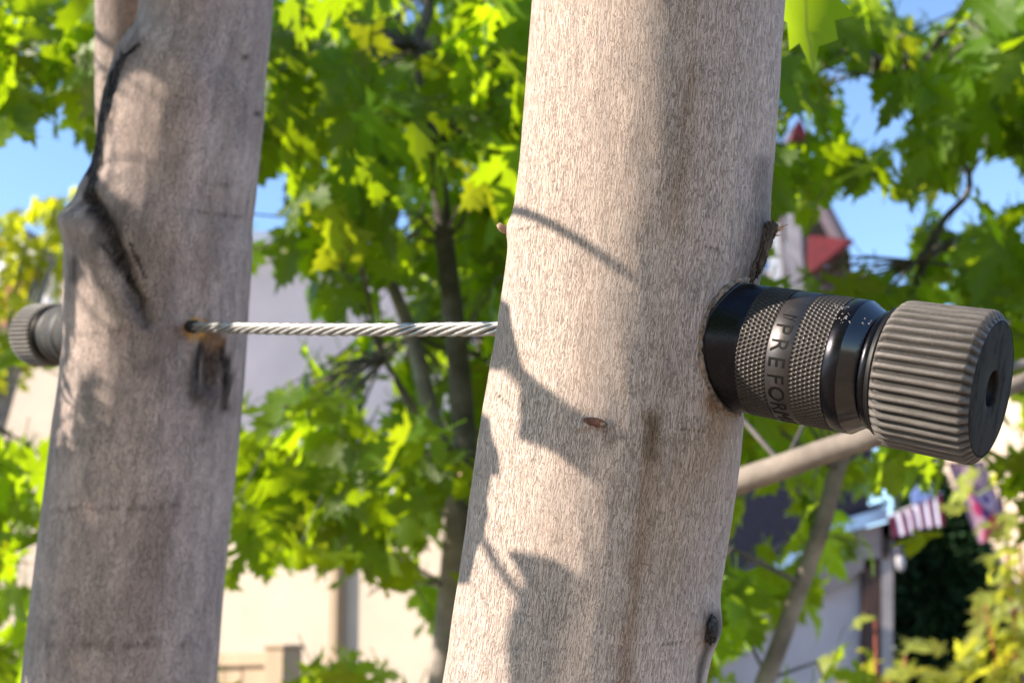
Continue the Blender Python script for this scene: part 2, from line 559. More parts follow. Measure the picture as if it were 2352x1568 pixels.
front_trunk, fpos, fnrm, fpx, fpy, ffront = build_trunk(FK, f_upper, f_base, 300, 360, f_disp, f_marks, 'trunk', M_bark_front, front_tree)

DL = 0.75                                           # distance of the farther trunk
LK = [(-420, 352, 662, DL), (-160, 346, 638, DL), (0, 334, 622, DL), (110, 316, 612, DL), (190, 272, 606, DL), (300, 244, 594, DL), (430, 222, 582, DL), (500, 190, 577, DL), (560, 174, 574, DL), (660, 168, 568, DL), (830, 163, 558, DL), (1000, 140, 543, DL), (1200, 116, 522, DL), (1568, 76, 490, DL), (2000, 28, 452, DL)]
l_upper = [ext(LK[0], (0.25, 0.03, 1.3), 0.026), ext(LK[0], (0.10, 0.02, 0.5), 0.036)]
l_base = [(P(240, 2000, DL) + Vector((-0.03, 0.05, -0.35)), 0.060), (left_base + Vector((0, 0, 0.25)), 0.070), (left_base + Vector((0, 0, -0.02)), 0.10)]
GROOVE = [(212, 465), (240, 510), (285, 610), (318, 690), (338, 738)]
SEAM = [(322, 104), (290, 132), (262, 180), (246, 250), (230, 310), (216, 380), (209, 445)]
def l_disp(px, py, front, jit, TH, ARC):
    z = np.where(front, 1.0, 0.0)
    d, fr = poly_dist(px, py, GROOVE)
    o = -0.0055 * np.exp(-(d / 17) ** 2) * (1 - 0.6 * fr) * z
    # raised collar to the left of the groove
    # a blunt rib of wood down the stem's front, raised further to catch more sun
    o += 0.0052 * np.exp(-((px - 424 + 0.06 * (py - 300)) / 70) ** 2) * smoothstep(-80, 120, py) * smoothstep(720, 480, py) * z
    d2, fr2 = poly_dist(px, py, [(175, 505), (205, 560), (250, 650), (290, 730)])
    o += 0.0055 * np.exp(-(d2 / 32) ** 2) * (1 - 0.75 * fr2) * z
    d4 = np.hypot((px - 160) / 1.0, (py - 515) / 0.9)
    o += 0.0020 * np.exp(-(d4 / 40) ** 2) * z
    d3, fr3 = poly_dist(px, py, SEAM)
    o += 0.0009 * jit * np.exp(-(d3 / 18) ** 2)
    d, _ = poly_dist(px, py, [(480, 775), (482, 880)])
    o += -0.0022 * np.exp(-(d / 22) ** 2) * z + 0.0012 * np.exp(-((d - 38) / 14) ** 2) * z
    return o + 0.0006 * jit * np.exp(-(d3 / 30) ** 2) * z
def l_marks(px, py, front, jit, mk):
    j2 = np.array([noise.noise(Vector((x * 0.055, y * 0.02, 3.0))) + 0.6 * noise.noise(Vector((x * 0.13, y * 0.05, 9.0))) for x, y in zip(np.clip(px, -500, 3000), np.clip(py, -900, 3000))])
    def crack(pts, w, col, rag=1.0):
        d, fr = poly_dist(px, py, pts)
        paint(mk, col, smoothstep(1.25, 0.75, d / (w * np.clip(1 + rag * j2, 0.15, 2.2))))
    z = np.where(front, 1.0, 0.0)
    def line(pts, w, col, a, jw=0.6, fade=0.0):
        d, fr = poly_dist(px, py, pts)
        paint(mk, col, a * np.exp(-(d / (w * (1 + jw * jit))) ** 2) * (1 - fade * fr) * z)
    line([(480, 420), (470, 560), (455, 700)], 26, (0.20, 0.13, 0.08), 0.30)
    line([(350, 1180), (340, 1350), (325, 1600)], 46, (0.16, 0.11, 0.075), 0.42)
    line([(540, 100), (530, 260), (505, 420)], 18, (0.19, 0.15, 0.12), 0.30)
    line([(275, 480), (330, 560), (370, 650), (350, 720)], 44, (0.10, 0.09, 0.09), 0.45)
    line([(230, 480), (262, 560), (300, 650), (330, 735)], 22, (0.05, 0.04, 0.038), 0.8)
    crack(GROOVE, 11, (0.010, 0.008, 0.007), 1.3)
    crack([(300, 560), (322, 612), (334, 640)], 4, (0.02, 0.016, 0.015), 1.5)
    crack([(235, 560), (262, 600)], 3, (0.05, 0.04, 0.035), 1.5)
    line(GROOVE[:3], 22, (0.016, 0.013, 0.012), 1.0)
    z1 = z
    z = np.ones(px.shape)
    d, fr = poly_dist(px, py, SEAM)
    sx = np.interp(py, [q[1] for q in SEAM], [q[0] for q in SEAM])
    dd = np.where(px < sx, d * 0.55, d)
    rag = 1 + 0.8 * jit
    paint(mk, (0.075, 0.055, 0.042), 0.6 * np.exp(-(dd / (20 * rag)) ** 2))
    paint(mk, (0.009, 0.007, 0.006), smoothstep(1.25, 0.8, dd / (9 * np.clip(1 + 1.2 * j2, 0.25, 2.2) * (0.5 + 0.6 * smoothstep(0.05, 0.45, fr)))))
    z = z1
    line([(180, 560), (215, 640), (262, 720)], 26, (0.14, 0.13, 0.125), 0.5)
    line([(168, 600), (166, 640)], 12, (0.03, 0.025, 0.02), 0.8)
    line([(330, 745), (400, 800), (420, 900)], 50, (0.16, 0.14, 0.14), 0.4)
    line([(180, 850), (200, 930), (190, 1010)], 30, (0.10, 0.095, 0.09), 0.45)
    # weeping stain below the cable hole
    line([(478, 775), (482, 830), (480, 900)], 26, (0.075, 0.045, 0.026), 1.2, fade=0.4)
    line([(462, 790), (450, 850), (448, 905)], 13, (0.014, 0.010, 0.008), 1.5, fade=0.3)
    line([(504, 790), (516, 850), (518, 935)], 13, (0.014, 0.010, 0.008), 1.5, fade=0.3)
    line([(486, 800), (484, 850), (480, 885)], 24, (0.030, 0.019, 0.013), 0.8, jw=1.0)
    line([(470, 900), (480, 960)], 26, (0.07, 0.055, 0.05), 0.5)
    line([(462, 768), (496, 785)], 19, (0.22, 0.10, 0.025), 0.9)
    d = np.hypot(px - 448, py - 756)
    paint(mk, (0.55, 0.27, 0.04), 1.2 * np.exp(-((d - 17) / 9) ** 2) * z * (0.6 + 0.8 * (jit > -0.1)))
    paint(mk, (0.012, 0.010, 0.009), np.exp(-(d / 9) ** 2) * z)
    for (x, y, r, a) in ((565, 132, 10, 0.9), (592, 262, 9, 0.9), (515, 425, 12, 0.6), (218, 545, 6, 0.4), (330, 1165, 9, 0.8), (400, 1160, 8, 0.8), (185, 1165, 8, 0.6), (335, 1480, 9, 0.7), (420, 1475, 9, 0.6), (500, 640, 10, 0.4), (470, 1010, 12, 0.4), (290, 900, 8, 0.35)):
        d = np.hypot(px - x, (py - y) * 1.4)
        paint(mk, (0.045, 0.035, 0.032), a * np.exp(-(d / r) ** 2) * z)
    for pts in ([(172, 768), (330, 752)], [(120, 1172), (390, 1162)], [(215, 250), (250, 232)], [(395, 475), (560, 500)], [(90, 1482), (450, 1474)]):
        d, fr = poly_dist(px, py, pts)
        paint(mk, (0.09, 0.07, 0.06), 0.5 * np.exp(-(d / 5.0) ** 2) * z * (np.sin(fr * 23 + 6 * jit) > -0.3))
    # mottled sooty patches
    paint(mk, (0.12, 0.11, 0.11), 0.35 * smoothstep(0.15, 0.5, jit) * z * smoothstep(640, 760, py) * smoothstep(1350, 900, py))
left_trunk, lpos, lnrm, lpx, lpy, lfront = build_trunk(LK, l_upper, l_base, 260, 330, l_disp, l_marks, 'trunk', M_bark_left, left_tree, 1.45)

# the second stem of the forked trunk, behind the dark seam
def side_stem():
    keys = [(-420, 218, 345), (-160, 214, 352), (0, 221, 356), (150, 220, 366), (300, 222, 372), (460, 226, 376), (640, 240, 380)]
    up = [(P(281, -420, DL + 0.02) + Vector((-0.25, 0.10, 1.1)), 0.012), (P(281, -420, DL + 0.02) + Vector((-0.09, 0.03, 0.45)), 0.015)]
    ks = [(k[0], k[1], k[2], DL + 0.05) for k in keys]
    def m(px, py, front, jit, mk):
        z = np.where(front, 1.0, 0.0)
        d, fr = poly_dist(px, py, SEAM)
        paint(mk, (0.03, 0.022, 0.018), 1.1 * np.exp(-(d / (15 * (1 + 0.7 * jit))) ** 2))
        paint(mk, (0.02, 0.016, 0.013), 1.2 * smoothstep(270, 340, py) * np.exp(-((px - 218) / (14 * (1 + 0.9 * jit))) ** 2))
        d, fr = poly_dist(px, py, [(318, 60), (322, 0), (330, -100)])
        paint(mk, (0.10, 0.08, 0.07), 0.35 * np.exp(-(d / 40) ** 2) * z)
        d, fr = poly_dist(px, py, [(240, 180), (275, 165)])
        paint(mk, (0.06, 0.05, 0.05), 0.7 * np.exp(-(d / 6) ** 2) * z)
    build_trunk(ks, up, [(P(330, 760, DL + 0.01), 0.012)], 90, 120, lambda a, b, c, j, t, q: 0.0, m, 'side_stem', M_bark_left, left_tree)
side_stem()

def surface(pos, px, py, front, x, y):
    d = (px - x) ** 2 + (py - y) ** 2 + np.where(front, 0, 1e9)
    return int(np.argmin(d))

M_knot = simple('knot_bark', (0.12, 0.092, 0.072), 0.9, var=0.42, nscale=500, bump=0.0015, bscale=900, stretch=(1, 1, 0.3))
M_scar = simple('bud_scar', (0.11, 0.048, 0.036), 0.6, var=0.3, nscale=300, bump=0.0004, bscale=900)

def blob(name, center, axes, material, parent, seed=0, amp=0.25, sub=4, fr=9.0):
    bm = bmesh.new()
    bmesh.ops.create_icosphere(bm, subdivisions=sub, radius=1.0)
    A = Matrix((axes[0], axes[1], axes[2])).transposed()
    for v in bm.verts:
        n = v.co.copy()
        k = 1 + amp * noise.noise(Vector((n.x * fr * 0.35, n.y * fr * 0.35, n.z * fr * 0.12)) + Vector((seed, 0, 0))) + amp * 0.6 * noise.noise(n * fr * 0.5 + Vector((0, seed, 0)))
        v.co = center + A @ (n * k)
    me = bpy.data.meshes.new(name)
    bm.to_mesh(me)
    bm.free()
    for p in me.polygons: p.use_smooth = True
    return link(name, me, material, parent)

UPV = MROT @ Vector((0, 1, 0)); RTV = MROT @ Vector((1, 0, 0)); TOV = MROT @ Vector((0, 0, 1))
PX = DT / F
def knots():
    def sp(x, y, lift=0.0):
        i = surface(fpos, fpx, fpy, ffront, x, y)
        return Vector(fpos[i]) + Vector(fnrm[i]) * lift
    ax = (UPV * 1.0 + RTV * 0.30).normalized()
    i = surface(fpos, fpx, fpy, ffront, 1738, 570)
    n = Vector(fnrm[i])
    side = ax.cross(n).normalized()
    blob('branch_stub', sp(1742, 574, 0.0003), (side * 17 * PX, n * 13 * PX, ax * 58 * PX), M_knot, front_tree, 3, 0.4, 5, 16)
    blob('branch_stub', sp(1752, 530, 0.0012), (side * 19 * PX, n * 16 * PX, ax * 20 * PX), M_knot, front_tree, 8, 0.45, 5, 18)
    mb = MB()
    for k in range(9):
        s = sp(1752, 530, 0.004) + (RTV * random.uniform(-6, 10) + UPV * random.uniform(-8, 10)) * PX
        e = s + (RTV * random.uniform(8, 22) + UPV * random.uniform(-2, 14)) * PX
        mb.tube([s, (s + e) / 2 + UPV * PX, e], [2.2 * PX, 1.5 * PX, 0.5 * PX], 5)
    mb.build('splinter_tuft', M_cut, front_tree, True)
    blob('branch_stub', sp(1730, 622, -0.0002), (side * 15 * PX, n * 9 * PX, ax * 30 * PX), M_knot, front_tree, 12, 0.4, 4, 14)
    # lower knot
    i = surface(fpos, fpx, fpy, ffront, 1618, 1442)
    c, n = Vector(fpos[i]), Vector(fnrm[i])
    u = UPV; s = u.cross(n).normalized()
    blob('knot', c, (s * 22 * PX, n * 12 * PX, u * 30 * PX), simple('knot_black', (0.035, 0.03, 0.03), 0.8, var=0.4, nscale=600, bump=0.001, bscale=900), front_tree, 5, 0.3, 4, 10)
    for rr, w in ((1.0, 3.2), (0.62, 2.4), (0.3, 1.6)):
        mb = MB()
        ring = [c + n * (9 * PX) + s * (13 * PX * rr * math.cos(a)) + u * (21 * PX * rr * math.sin(a)) - n * (4 * PX * rr) for a in np.linspace(0, 2 * math.pi, 22)]
        mb.tube(ring, w * PX, 6, False)
        mb.build('knot_ring', M_knot, front_tree, True)
    # short twig stub on the far left edge
    b = P(1174, 530, DT)
    mb = MB()
    pts = [b, P(1164, 532, DT - .001), P(1156, 526, DT - .002), P(1148, 519, DT - .002), P(1144, 514, DT - .002)]
    mb.tube(pts, [8 * PX, 7.5 * PX, 9.5 * PX, 8 * PX, 5 * PX], 10)
    mb.build('twig_stub', simple('twig_stub_bark', (0.33, 0.22, 0.16), 0.8, var=0.3, nscale=400, bump=0.0006, bscale=900), front_tree, True)
    # reddish eye shaped bud scar
    i = surface(fpos, fpx, fpy, ffront, 1366, 968)
    c, n = Vector(fpos[i]), Vector(fnrm[i])
    s = UPV.cross(n).normalized()
    a1 = (s * 0.98 - UPV * 0.18).normalized(); a2 = n.cross(a1).normalized()
    blob('bud_scar', c - n * 1.5 * PX, (a1 * 25 * PX, n * 3.0 * PX, a2 * 9 * PX), M_scar, front_tree, 2, 0.2, 4, 8)
    blob('bud_scale', c + a1 * 17 * PX - a2 * 2 * PX, (a1 * 7 * PX, n * 2.5 * PX, a2 * 5 * PX), M_knot, front_tree, 6, 0.4, 3, 9)
knots()

# ------------------------------------------------------------------ the cable and its two black stops
J = P(1690, 795, 0.438)
E = P(2275, 893, 0.387)
AX = (E - J).normalized()
def frame(origin, axis, scale=1.0):
    to = (CAM - origin).normalized()
    n0 = (to - axis * to.dot(axis)).normalized()
    n1 = axis.cross(n0)
    m = Matrix((axis * scale, n0 * scale, n1 * scale)).transposed().to_4x4()
    m.translation = origin
    return m

def metal(name, color, rough, metallic=0.85, brushed=True, coat=0.0):
    m = Mat(name)
    co = m.coord('Object')
    n = m.noise(m.mapping(co, (1, 0.06, 0.06)), 2600, 2, 0.6)
    n2 = m.noise(co, 260, 4, 0.65)
    r = m.math('ADD', m.math('MULTIPLY', n2, 0.22), rough - 0.1)
    c = m.mix(m.ramp(n2, [(0.5, 0.0), (0.8, 0.6)]), color, tuple(c * 1.9 for c in color))
    nrm = m.bump(n, 0.25, 0.00008) if brushed else None
    return m.done(m.principled(c, r, metallic, 0.5, nrm, Coat_Weight=coat, Coat_Roughness=0.15))
M_black = metal('black_anodised', (0.016, 0.0155, 0.020), 0.27)
M_band = metal('band_highlight_grey', (0.060, 0.055, 0.058), 0.40, 0.7)  # lighter base colour stands in for the highlight behind the letters
M_dull = metal('black_dull', (0.012, 0.0115, 0.013), 0.60, 0.2)
M_gloss = metal('black_gloss_ring', (0.010, 0.010, 0.013), 0.16, 0.3, False, 0.6)
M_letter = simple('letter_black', (0.004, 0.004, 0.004), 0.6, 0.0, 0.15)
M_rubber = simple('seal_black', (0.010, 0.010, 0.011), 0.45)

def knurl_material():
    m = Mat('knurled_black')
    w = m.attr('wear').outputs['Fac']
    co = m.coord('Object')
    n = m.noise(co, 500, 4, 0.7)
    f = m.math('MULTIPLY', w, m.ramp(n, [(0.3, 0.5), (0.65, 1.0)]))
    c = m.mix(f, (0.010, 0.0095, 0.011), (0.055, 0.046, 0.042))
    return m.done(m.principled(c, 0.42, 0.45, 0.5))
M_knurl = knurl_material()

def knob_material():
    m = Mat('knob_worn_black')
    co = m.coord('Object')
    n = m.noise(m.mapping(co, (0.25, 1, 1)), 420, 5, 0.7)
    fine = m.noise(m.mapping(co, (0.5, 1, 1)), 1700, 3, 0.7)
    w = m.attr('wear').outputs['Fac']
    c = m.mix(m.ramp(n, [(0.3, 0.0), (0.75, 1.0)]), (0.070, 0.062, 0.058), (0.170, 0.152, 0.142))
    c = m.mix(m.math('MULTIPLY', m.math('SUBTRACT', 1.0, w), 0.85), c, (0.006, 0.0055, 0.0055))
    spark = m.noise(co, 1500, 1, 0.5)
    c = m.mix(m.ramp(spark, [(0.75, 0.0), (0.78, 0.35)]), c, (0.5, 0.47, 0.44))
    nrm = m.bump(m.math('ADD', m.math('MULTIPLY', n, 0.5), fine), 0.55, 0.00025)
    return m.done(m.principled(c, 0.58, 0.0, 0.35, nrm))
M_knob = knob_material()

def face_material():
    m = Mat('knob_face_worn')
    co = m.coord('Object')
    n = m.noise(m.mapping(co, (1, 1, 0.35)), 260, 5, 0.7)
    c = m.mix(m.ramp(n, [(0.52, 0.0), (0.60, 1.0)]), (0.024, 0.022, 0.019), (0.006, 0.005, 0.005))
    nrm = m.bump(n, 0.5, 0.0003)
    return m.done(m.principled(c, 0.8, 0, 0.08, nrm))
M_face = face_material()

def lathe(profile, nth, rfun=None, wear=None, name='lathe'):
    """profile rows (s, r) revolved about local x; rfun(s index, theta array, r) may bend the radius"""
    th = np.linspace(0, 2 * np.pi, nth, endpoint=False)
    V, W = [], []
    for i, (s, r) in enumerate(profile):
        rr = np.full(nth, r) if rfun is None else rfun(i, s, th, r)
        V.append(np.stack([np.full(nth, s), rr * np.cos(th), rr * np.sin(th)], 1))
        W.append(np.ones(nth) if wear is None else wear(i, s, th, r))
    n = len(profile)
    i, k = np.meshgrid(np.arange(n - 1), np.arange(nth), indexing='ij')
    k2 = (k + 1) % nth
    faces = np.stack([i * nth + k, i * nth + k2, (i + 1) * nth + k2, (i + 1) * nth + k], -1).reshape(-1, 4)
    me = np_mesh(name, np.concatenate(V), faces)
    a = me.attributes.new('wear', 'FLOAT', 'POINT')
    a.data.foreach_set('value', np.concatenate(W).astype(np.float32))
    return me

RB, RK = 0.0221, 0.0238
def knurl_f(s, th):
    k, q = 90, 2 * np.pi / 0.00154
    return 0.5 * (np.cos(k * th + q * s * 0.5) + np.cos(k * th - q * s * 0.5))
def knurl_r(i, s, th, r):
    return r - 0.00050 * smoothstep(0.05, -0.75, knurl_f(s, th))
def knurl_w(i, s, th, r):
    return smoothstep(-0.45, 0.15, knurl_f(s, th))
NR = 44
def rib(th):
    return ((1 + np.cos(NR * th)) / 2) ** 1.7
S0, S1 = 0.0567, 0.0862
def knob_r(i, s, th, r):
    g = rib(th) * 0.0017
    g = g * smoothstep(S0 - 0.0001, S0 + 0.0012, s)
    return r - g
def knob_w(i, s, th, r):
    return 1 - rib(th) ** 0.7
def round_prof(s0, s1, r, b=0.0004):
    return [(s0, r - b), (s0 + b * 0.3, r - b * 0.3), (s0 + b, r), (s1 - b, r), (s1 - b * 0.3, r - b * 0.3), (s1, r - b)]

def make_stop(mat, label, with_text=True):
    M_black_, M_gloss_, M_knurl_ = (M_black, M_gloss, M_knurl) if with_text else (M_dull, M_dull, M_dull)
    root = empty('cable_stop', None, label, 'cable stop', 'black stops on the ends of the steel cable', mat)
    def part(name, me, material, smooth_angle=None, parent=root):
        o = bpy.data.objects.new(name, me)
        if not me.materials: me.materials.append(material)
        COL.objects.link(o)
        o.parent = parent
        return o
    barrel = part('barrel', lathe([(-0.030, 0.001), (-0.030, RB)] + [(-0.029, RB)] + [(0.0108, RB), (0.0112, RB - 0.0003)], 128, name='barrel'), M_black_)
    rows = lambda a, b, n: [(a + (b - a) * i / (n - 1), RB + 0.00008) for i in range(n)]
    part('knurled_band', lathe(rows(0.0112, 0.0216, 46), 540, knurl_r, knurl_w, 'knurled_band'), M_knurl_)
    band = part('lettered_band', lathe([(0.0216, RB - 0.0003), (0.0219, RB), (0.0300, RB), (0.0303, RB - 0.0003)], 160, name='lettered_band'), M_band if with_text else M_black_)
    part('knurled_band', lathe(rows(0.0303, 0.0410, 47), 540, knurl_r, knurl_w, 'knurled_band'), M_knurl_)
    part('collar', lathe([(0.0410, RB - 0.0003), (0.0413, RB), (0.0456, RB), (0.0459, RB - 0.0002)], 160, name='collar'), M_black_)
    part('chamfer_ring', lathe([(0.0459, RB - 0.0002), (0.0462, RB - 0.0005), (0.0512, 0.0186), (0.0516, 0.0180), (0.0518, 0.0172)], 160, name='chamfer_ring'), M_gloss_)
    part('neck', lathe([(0.0518, 0.0190), (0.0521, 0.0194), (0.0541, 0.0194), (0.0544, 0.0190), (0.0546, 0.0184)], 160, name='neck'), M_black_)
    part('seal_ring', lathe([(0.0546, 0.0150), (0.0546, 0.0206), (0.0549, 0.0210), (0.0553, 0.0206), (0.0556, 0.0212), (0.0562, 0.0212), (0.0566, 0.0206), (0.0568, 0.018)], 160, name='seal_ring'), M_rubber)
    prof = [(S0, 0.0175), (S0, 0.0208), (S0 + 0.0003, 0.0222), (S0 + 0.0010, 0.0231), (S0 + 0.0018, 0.0236), (S0 + 0.003, RK), (S0 + 0.010, RK), (S1 - 0.008, RK + 0.0003), (S1 - 0.0016, RK + 0.0004), (S1 - 0.0013, RK + 0.0003), (S1 - 0.0004, RK - 0.0006), (S1 + 0.0008, RK - 0.0020), (S1 + 0.0010, RK - 0.0023)]
    def kr(i, s, th, r):
        if i < 3: return np.full(len(th), r)
        if i >= len(prof) - 2: return np.full(len(th), r - 0.0002)
        return knob_r(i, s, th, r)
    knob = part('knob', lathe(prof, NR * 12, kr, knob_w, 'knob'), M_knob)
    sf = S1 + 0.0010
    part('knob_face', lathe([(sf - 0.0012, RK - 0.0024), (sf - 0.0001, RK - 0.0026), (sf, RK - 0.0034), (sf + 0.0002, 0.012), (sf + 0.0002, 0.0064), (sf, 0.0058), (sf - 0.0006, 0.0056)], 96, name='knob_face'), M_face)
    part('bore', lathe([(sf - 0.0006, 0.0056), (sf - 0.006, 0.0054), (sf - 0.006, 0.0001)], 64, name='bore'), M_rubber)
    # slotted wedge and cut cable end seen down the bore
    mb = MB()
    mb.tube([(sf - 0.0061, 0, 0), (sf - 0.0035, 0, 0)], 0.0028, 14)
    mb.tube([(sf - 0.0061, 0.0002, 0.0040), (sf - 0.0030, 0.0002, 0.0040)], 0.0011, 10)
    me = bpy.data.meshes.new('bore_plug'); me.from_pydata(mb.v, [], mb.f); me.update()
    part('bore_plug', me, M_black, parent=root)
    if with_text:
        adv, cap = R(14.4), 0.0060
        for k, ch in enumerate('PREFORMED'):
            cu = bpy.data.curves.new('letter', 'FONT')
            cu.body = ch
            cu.size = 1.0
            cu.align_x = 'CENTER'
            cu.resolution_u = 3
            tmp = bpy.data.objects.new('letter_tmp', cu)
            COL.objects.link(tmp)
            dg = bpy.context.evaluated_depsgraph_get()
            tm = bpy.data.meshes.new_from_object(tmp.evaluated_get(dg))
            bpy.data.objects.remove(tmp)
            bm = bmesh.new(); bm.from_mesh(tm)
            bmesh.ops.triangulate(bm, faces=bm.faces)
            bmesh.ops.subdivide_edges(bm, edges=bm.edges, cuts=1)
            ext_ = bmesh.ops.extrude_face_region(bm, geom=list(bm.faces))
            up = set(v for v in ext_['geom'] if isinstance(v, bmesh.types.BMVert))
            th0 = R(-21.5) + adv * k
            for v in bm.verts:
                rr = RB + (0.00016 if v in up else -0.0004)
                s = 0.0229 + v.co.y * cap / 0.729
                t = th0 + v.co.x * (cap * 0.92 / 0.729) / RB
                v.co = Vector((s, rr * math.cos(t), rr * math.sin(t)))
            bmesh.ops.recalc_face_normals(bm, faces=bm.faces)
            me = bpy.data.meshes.new('letter'); bm.to_mesh(me); bm.free()
            part('letter', me, M_letter, parent=band)
        # faint misstruck stroke above the first letter, and pale scuffs by the chamfer
        for (s0, s1, t0, t1, w) in ((0.0236, 0.0285, R(-35), R(-34.5), 0.00022), (0.0240, 0.0285, R(-32.5), R(-30), 0.00016), (0.0285, 0.0262, R(-34.5), R(-30.5), 0.00014)):
            mb = MB()
            mb.tube([(s0 + (s1 - s0) * u, RB * math.cos(t0 + (t1 - t0) * u), RB * math.sin(t0 + (t1 - t0) * u)) for u in np.linspace(0, 1, 6)], w, 6)
            me = bpy.data.meshes.new('scratch'); me.from_pydata(mb.v, [], mb.f); me.update()
            part('scratch', me, M_letter, parent=band)
        M_scuff = simple('scuff_white', (0.30, 0.29, 0.29), 0.6, var=0.3, nscale=900)
        rng = random.Random(4)
        for (sc, tc, n) in ((0.0435, R(-41), 16), (0.0405, R(-53), 14), (0.0500, R(-46), 6)):
            mb = MB()
            for q in range(n):
                s = sc + rng.gauss(0, 0.0011); t = tc + rng.gauss(0, R(2.6))
                s = min(max(s, 0.0305), 0.0505)
                rad = RB if s < 0.0459 else RB - (s - 0.0459) * 0.66
                c = Vector((s, rad * math.cos(t), rad * math.sin(t)))
                nn = Vector((0, math.cos(t), math.sin(t))); tt = Vector((0, -math.sin(t), math.cos(t)))
                z = rng.uniform(0.00008, 0.0003)
                k = rng.randint(5, 7)
                ring = [c + nn * 0.00010 + Vector((z * math.cos(a) * rng.uniform(.6, 1.3), 0, 0)) + tt * z * math.sin(a) * rng.uniform(.6, 1.3) for a in np.linspace(0, 2 * math.pi, k, endpoint=False)]
                mb.prism(ring, -nn * 0.0003)
            me = bpy.data.meshes.new('scuff'); me.from_pydata(mb.v, [], mb.f); me.update()
            so = part('scuff', me, M_scuff)
            so['label'] = 'pale worn scuff on the black metal'
    return root

def seat():
    from mathutils.bvhtree import BVHTree
    me = front_trunk.data
    bvh = BVHTree.FromPolygons([v.co[:] for v in me.vertices], [p.vertices[:] for p in me.polygons])
    fr = frame(J, AX)
    for (name, grow, lift, rad, nz, mat_) in (('gap_ring', 0.00005, 0.0002, 0.0007, 0.2, M_rubber), ('bark_lip', 0.0013, -0.0003, 0.0012, 0.6, M_bark_lip)):
        ring, rr = [], []
        for a in np.linspace(0, 2 * math.pi, 90, endpoint=True):
            q = fr @ Vector((0.05, (RB + grow) * math.cos(a), (RB + grow) * math.sin(a)))
            h = bvh.ray_cast(q, -AX, 0.12)
            if h[0] is None: continue
            ring.append(h[0] + AX * lift)
            rr.append(rad * (1 + nz * noise.noise(h[0] * 380)))
        MB().tube(ring, rr, 7, True).build(name, mat_, front_tree, True)
M_bark_lip = simple('bark_lip', (0.26, 0.195, 0.15), 0.9, var=0.4, nscale=500, bump=0.001, bscale=1200)

def steel_material():
    m = Mat('galvanised_steel')
    co = m.coord('Object')
    n = m.noise(co, 700, 4, 0.65)
    c = m.mix(m.ramp(n, [(0.3, 0.0), (0.7, 1.0)]), (0.22, 0.215, 0.205), (0.42, 0.41, 0.39))
    r = m.math('ADD', m.math('MULTIPLY', n, 0.25), 0.30)
    return m.done(m.principled(c, r, 0.75, 0.5, m.bump(n, 0.3, 0.0002)))
M_steel = steel_material()

seat()
stop_right = make_stop(frame(J, AX), 'large sharp black ribbed cable stop with raised letters, sticking out right of the near trunk')
HOLE = P(449, 750, 0.684)
ENTRY = P(1150, 753, 0.482)
CDIR = (ENTRY - HOLE).normalized()
L_AX = (P(50, 772, 0.86) - P(190, 768, 0.805)).normalized()
L_O = P(205, 766, 0.800)
stop_left = make_stop(frame(L_O, L_AX, 0.88) @ Matrix.Translation((-0.010, 0, 0)), 'small blurred black ribbed cable stop half hidden behind the left trunk edge', False)

cable = empty('steel_cable', HOLE, 'twisted galvanised steel cable stretched between the two trunks', 'cable')
c0, c1 = HOLE - CDIR * 0.02, ENTRY + CDIR * 0.03
cl = (c1 - c0).length
u0 = CDIR.orthogonal().normalized(); u1 = CDIR.cross(u0)
sag = lambda t: Vector((0, 0, -0.0012 * math.sin(math.pi * t)))
for k in range(6):
    pts = []
    for i in range(150):
        t = i / 149
        a = 2 * math.pi * (k / 6 + cl * t / 0.060)
        pts.append(c0 + CDIR * cl * t + (u0 * math.cos(a) - u1 * math.sin(a)) * (0.00205 + 0.00005 * math.sin(k * 2.1 + 23 * t)) + sag(t))
    MB().tube(pts, 0.00092, 8).build('strand', M_steel, cable, True)
MB().tube([c0 + CDIR * cl * t + sag(t) for t in np.linspace(0, 1, 12)], 0.0012, 8).build('core_strand', M_rubber, cable, True)  # core coloured black so the gaps between strands look shaded
# dark sealant collar on the cable where it leaves the left trunk
MB().tube([HOLE - CDIR * 0.006, HOLE + CDIR * 0.0005, HOLE + CDIR * 0.0018], [0.0036, 0.0035, 0.0026], 14).build('sealant_collar', M_rubber, cable, True)

# ------------------------------------------------------------------ maple leaves
HALF = [(0.0, 0.0), (0.07, -0.04), (0.16, -0.03), (0.25, -0.10), (0.38, -0.17), (0.34, -0.06), (0.40, -0.01), (0.27, 0.03), (0.15, 0.095),
        (0.27, 0.13), (0.36, 0.09), (0.39, 0.19), (0.52, 0.19), (0.50, 0.28), (0.70, 0.43), (0.53, 0.41), (0.54, 0.52), (0.41, 0.44),
        (0.35, 0.50), (0.24, 0.38), (0.12, 0.31), (0.15, 0.44), (0.31, 0.56), (0.20, 0.58), (0.29, 0.74), (0.15, 0.74), (0.16, 0.87), (0.07, 0.88), (0.0, 1.08)]
def leaf_outline(rng, wide=1.0, jit=0.018):
    right = [(x * wide + rng.gauss(0, jit), y + rng.gauss(0, jit)) if 0 < i < len(HALF) - 1 else (x, y) for i, (x, y) in enumerate(HALF)]
    left = [(-x * wide + rng.gauss(0, jit), y + rng.gauss(0, jit)) for (x, y) in HALF[1:-1]]
    return right + left[::-1]
